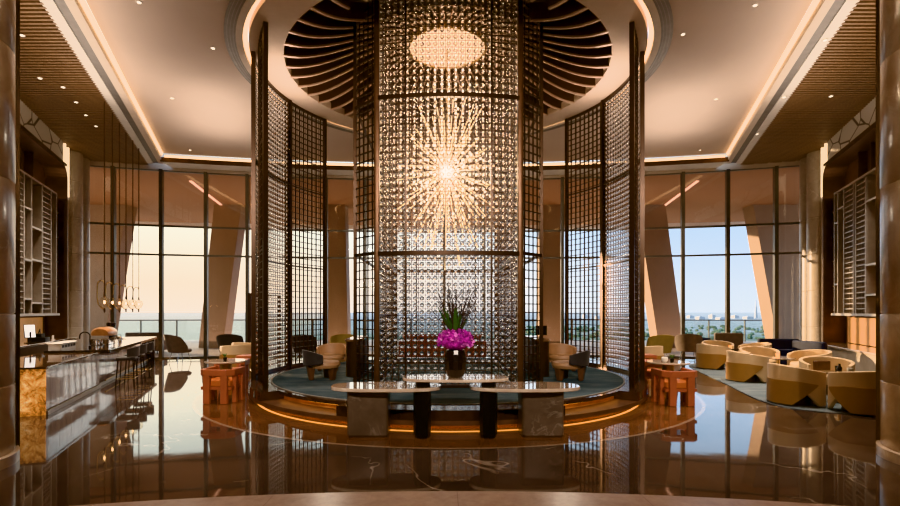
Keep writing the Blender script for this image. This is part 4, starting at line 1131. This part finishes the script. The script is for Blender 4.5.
mb = MB(); mb.rbox(-.22,.22,-.2,.2,0,.12,.03,3); mb.box(-.15,.15,-.1,.1,.12,.22); mb.build('case', M['black'], t, bev=.01); mb = MB(); mb.tube([(.1,0,.2),(.25,.05,.34),(.3,.1,.22)], .012, 6); mb.build('arm', M['black'], t)
t = side_frame(-1, 'card_stand', 'small clear-white card stand on the back counter', 'stand', 1.9, .2, .95); mb = MB(); mb.box(-.07,.07,-.01,.01,0,.14); mb.box(-.07,.07,-.04,.04,0,.01); mb.build('panel', M['white'], t, smooth=False)
for i, (s_, hh, lb) in enumerate(((4.95,.16,'left of the espresso machine'),(5.2,.12,'just before the espresso machine'),(7.3,.18,'beyond the coffee grinder'),(7.8,.13,'farthest along the bar'))):
    mb = MB(); mb.lathe([(.035,0),(.045,.03),(.045,hh*.7),(.02,hh),(.018,hh)], 12); o = mb.build('jar', M['chrome']); o.location = barpt(s_,-.45,ZB2); tag(o, 'small chrome jar on the bar '+lb, 'jar', 'chrome jars on the bar')

# pendants
def pendant(px, yt, label):
    Y = F*(7.36-CH)/(HY-yt); X = PX(px, Y); zb = 1.78
    t = thing('pendant_lamp', label, 'lamp', (X,Y,0), R(0), 'glass pendant lamps over the bar')
    mb = MB(); mb.cyl((0,0,2.25),(0,0,7.36),.016,6); mb.lathe([(.05,7.32),(.05,7.36)],12); mb.build('rod', M['bronze2'], t)
    mb = MB(); mb.tube([(0,0,2.52),(-.03,0,2.58),(-.10,0,2.60),(-.17,0,2.55),(-.19,0,2.46),(-.19,0,2.15),(-.17,0,2.0),(-.08,0,1.88),(0,0,1.84)], .014, 6); mb.build('loop_arm', M['brass'], t)
    mb = MB(); mb.lathe([(.012,1.76),(.022,1.77),(.022,1.87),(.012,1.88)], 10); mb.build('socket', M['bronze2'], t); mb = MB(); mb.lathe([(.01,2.16),(.03,2.18),(.02,2.26),(.01,2.28)], 10); mb.build('cap', M['bronze2'], t)
    mb = MB(); mb.lathe([(.02,1.86),(.08,1.91),(.125,2.0),(.13,2.06),(.09,2.14),(.02,2.18)], 16); mb.build('glass_globe', M['pane2'], t)
    mb = MB(); mb.ball((0,0,2.03), .020, 10, 8, sz=2.); mb.build('bulb', M['filament'], t)
    return t
od = ['nearest','second nearest','third','fourth','fifth','farthest']
for (px, yt), w in zip(((104.5,98),(112.5,110),(119.5,120),(126,130),(132.8,138),(138.8,146)), od):
    pendant(px, yt, '%s glass pendant lamp from the camera in the row over the bar' % w if w in ('nearest','farthest') else '%s glass pendant lamp counted from the nearest over the bar' % w)

# ------------------------------------------------------------------ downlights
dl = [(139,2,ZC),(213,48,ZC),(172,98,ZC),(190,150,ZC),(755,5,ZC),(683,34,ZC),(716,99,ZC),(700,150,ZC),
      (22,35,7.27),(40,78,7.27),(63,87,7.27),(76,102,7.27),(86,115,7.27),(96,126,7.27),(825,40,7.27),(831,96,7.27),(784,97,7.27),(757,134,7.27)]
lbd = ['at the top of the left main ceiling','beside the left of the round ceiling ring','midway along the left main ceiling','near the far left of the main ceiling','at the top of the right main ceiling','beside the right of the round ceiling ring','midway along the right main ceiling','near the far right of the main ceiling',
       'nearest on the left slatted ceiling','second on the left slatted ceiling','third on the left slatted ceiling','fourth on the left slatted ceiling','fifth on the left slatted ceiling','farthest on the left slatted ceiling','nearest on the right slatted ceiling','by the frieze on the right slatted ceiling','midway on the right slatted ceiling','farthest on the right slatted ceiling']
def lamp(kind, name, loc, energy, col=(1,.8,.6), **kw):
    l = bpy.data.lights.new(name, kind); l.energy = energy; l.color = col
    for k_, v_ in kw.items():
        if k_ != 'rot': setattr(l, k_, v_)
    o = bpy.data.objects.new(name, l); COL.objects.link(o); o.location = loc
    if 'rot' in kw: o.rotation_euler = kw['rot']
    return o
for (px, py, z), w in zip(dl, lbd):
    Y = F*(z-CH)/(HY-py); X = PX(px, Y)
    mb = MB(); mb.ring(.032,.055,-.012,.0,seg=20,mi=0); mb.ring(.0001,.032,-.008,-.002,seg=20,mi=1)
    o = mb.build('downlight', [M['white'], M['spot']]); o.location = (X,Y,z); tag(o, 'small round recessed downlight '+w, 'downlight', 'recessed ceiling downlights')
    lamp('SPOT', 'downlight_beam', (X,Y,z-.05), 600, (1,.80,.62), spot_size=R(75), spot_blend=.6, shadow_soft_size=.05)

# ------------------------------------------------------------------ lights
W = bpy.data.worlds.new('sky'); S.world = W; W.use_nodes = True; nt = W.node_tree; bg = nt.nodes['Background']
tc = nt.nodes.new('ShaderNodeTexCoord'); sp = nt.nodes.new('ShaderNodeSeparateXYZ'); nt.links.new(tc.outputs['Generated'], sp.inputs[0])
def rampw(src, stops):
    q = nt.nodes.new('ShaderNodeValToRGB'); nt.links.new(src, q.inputs[0]); e = q.color_ramp.elements
    while len(e) < len(stops): e.new(.5)
    for i, (p, c) in enumerate(stops): e[i].position = p; e[i].color = (*c, 1)
    return q.outputs[0]
lf = rampw(sp.outputs[2], [(0,(.78,.62,.49)),(.05,(.93,.71,.50)),(.16,(.86,.80,.64)),(.34,(.60,.76,.76)),(1,(.25,.42,.70))])
rt = rampw(sp.outputs[2], [(0,(.46,.50,.56)),(.04,(.48,.54,.63)),(.14,(.40,.53,.70)),(.3,(.38,.56,.76)),(1,(.22,.38,.68))])
mf = nt.nodes.new('ShaderNodeMath'); mf.operation = 'MULTIPLY_ADD'; mf.use_clamp = True; nt.links.new(sp.outputs[0], mf.inputs[0]); mf.inputs[1].default_value = 1.3; mf.inputs[2].default_value = .5
mm = nt.nodes.new('ShaderNodeMix'); mm.data_type = 'RGBA'; nt.links.new(mf.outputs[0], mm.inputs[0]); nt.links.new(lf, mm.inputs[6]); nt.links.new(rt, mm.inputs[7])
nt.links.new(mm.outputs[2], bg.inputs[0]); bg.inputs[1].default_value = 2.3
sun = lamp('SUN', 'sun', (0,0,30), 11., (1.,.66,.38), angle=R(1.)); 
d = Vector((.80,-.58,-.13)); sun.rotation_euler = d.to_track_quat('-Z','Y').to_euler()
# chandelier and lantern glow
lamp('POINT', 'chandelier_light', (0,CY,CZ), 420, (1,.76,.52), shadow_soft_size=.4)
lamp('POINT', 'canopy_light', (0,CY,7.0), 120, (1,.75,.55), shadow_soft_size=.3)
# added area fills below the ceiling to brighten it (face up)
def up(x, y, z, sx_, sy_, e, rot=0, col=(1,.79,.64)):
    return lamp('AREA', 'added_up_fill', (x,y,z), e, col, shape='RECTANGLE', size=sx_, size_y=sy_, rot=(pi,0,rot))
up(-7.2,9.0,6.2,1.5,8,85,R(21)); up(7.2,9.0,6.2,1.5,8,85,R(-21)); up(0,4.5,6.0,8,2,85); up(-6.6,14.5,6.2,2,4,52,R(21)); up(6.6,14.5,6.2,2,4,52,R(-21)); up(-3.9,12,6.6,.6,2,28); up(3.9,12,6.6,.6,2,28)
up(-11,12,5.5,1,10,34,R(21)); up(11,12,5.5,1,10,34,R(-21))
# added area fills on the terrace to brighten the outer soffit
up(-9,25,.3,12,5,300,0,(1,.66,.48)); up(9,25,.3,12,5,300,0,(1,.66,.48))
# added unseen spots behind the camera for general warm fill
for x_, ty in ((-4.5,9),(-2.2,12),(0,9),(2.2,12),(4.5,9)):
    l = lamp('SPOT', 'lobby_fill', (x_*.8,-3.2,7.1), 1500, (1,.85,.72), spot_size=R(62), spot_blend=.9, shadow_soft_size=.12)
    l.rotation_euler = (Vector((x_*1.3,ty,1.6))-l.location).to_track_quat('-Z','Y').to_euler()
lamp('POINT', 'platform_point', (-3.0,12.6,3.2), 60, (1,.84,.66), shadow_soft_size=.25); lamp('POINT', 'platform_point', (3.0,12.6,3.2), 60, (1,.84,.66), shadow_soft_size=.25)  # bare point lights above the platform, no fixture modelled
# orchid accent
a = lamp('SPOT', 'orchid_spot', (VX,4.6,5.6), 160, (1,.86,.72), spot_size=R(16), spot_blend=.7, shadow_soft_size=.05)
a.rotation_euler = (Vector((VX,7.25,1.1))-a.location).to_track_quat('-Z','Y').to_euler()

S.view_settings.view_transform = 'Khronos PBR Neutral'; S.view_settings.exposure = .33
S.cycles.max_bounces = 10; S.cycles.transmission_bounces = 6; S.cycles.transparent_max_bounces = 16; S.cycles.glossy_bounces = 5
S.cycles.caustics_reflective = False; S.cycles.caustics_refractive = False; S.cycles.sample_clamp_indirect = 4.
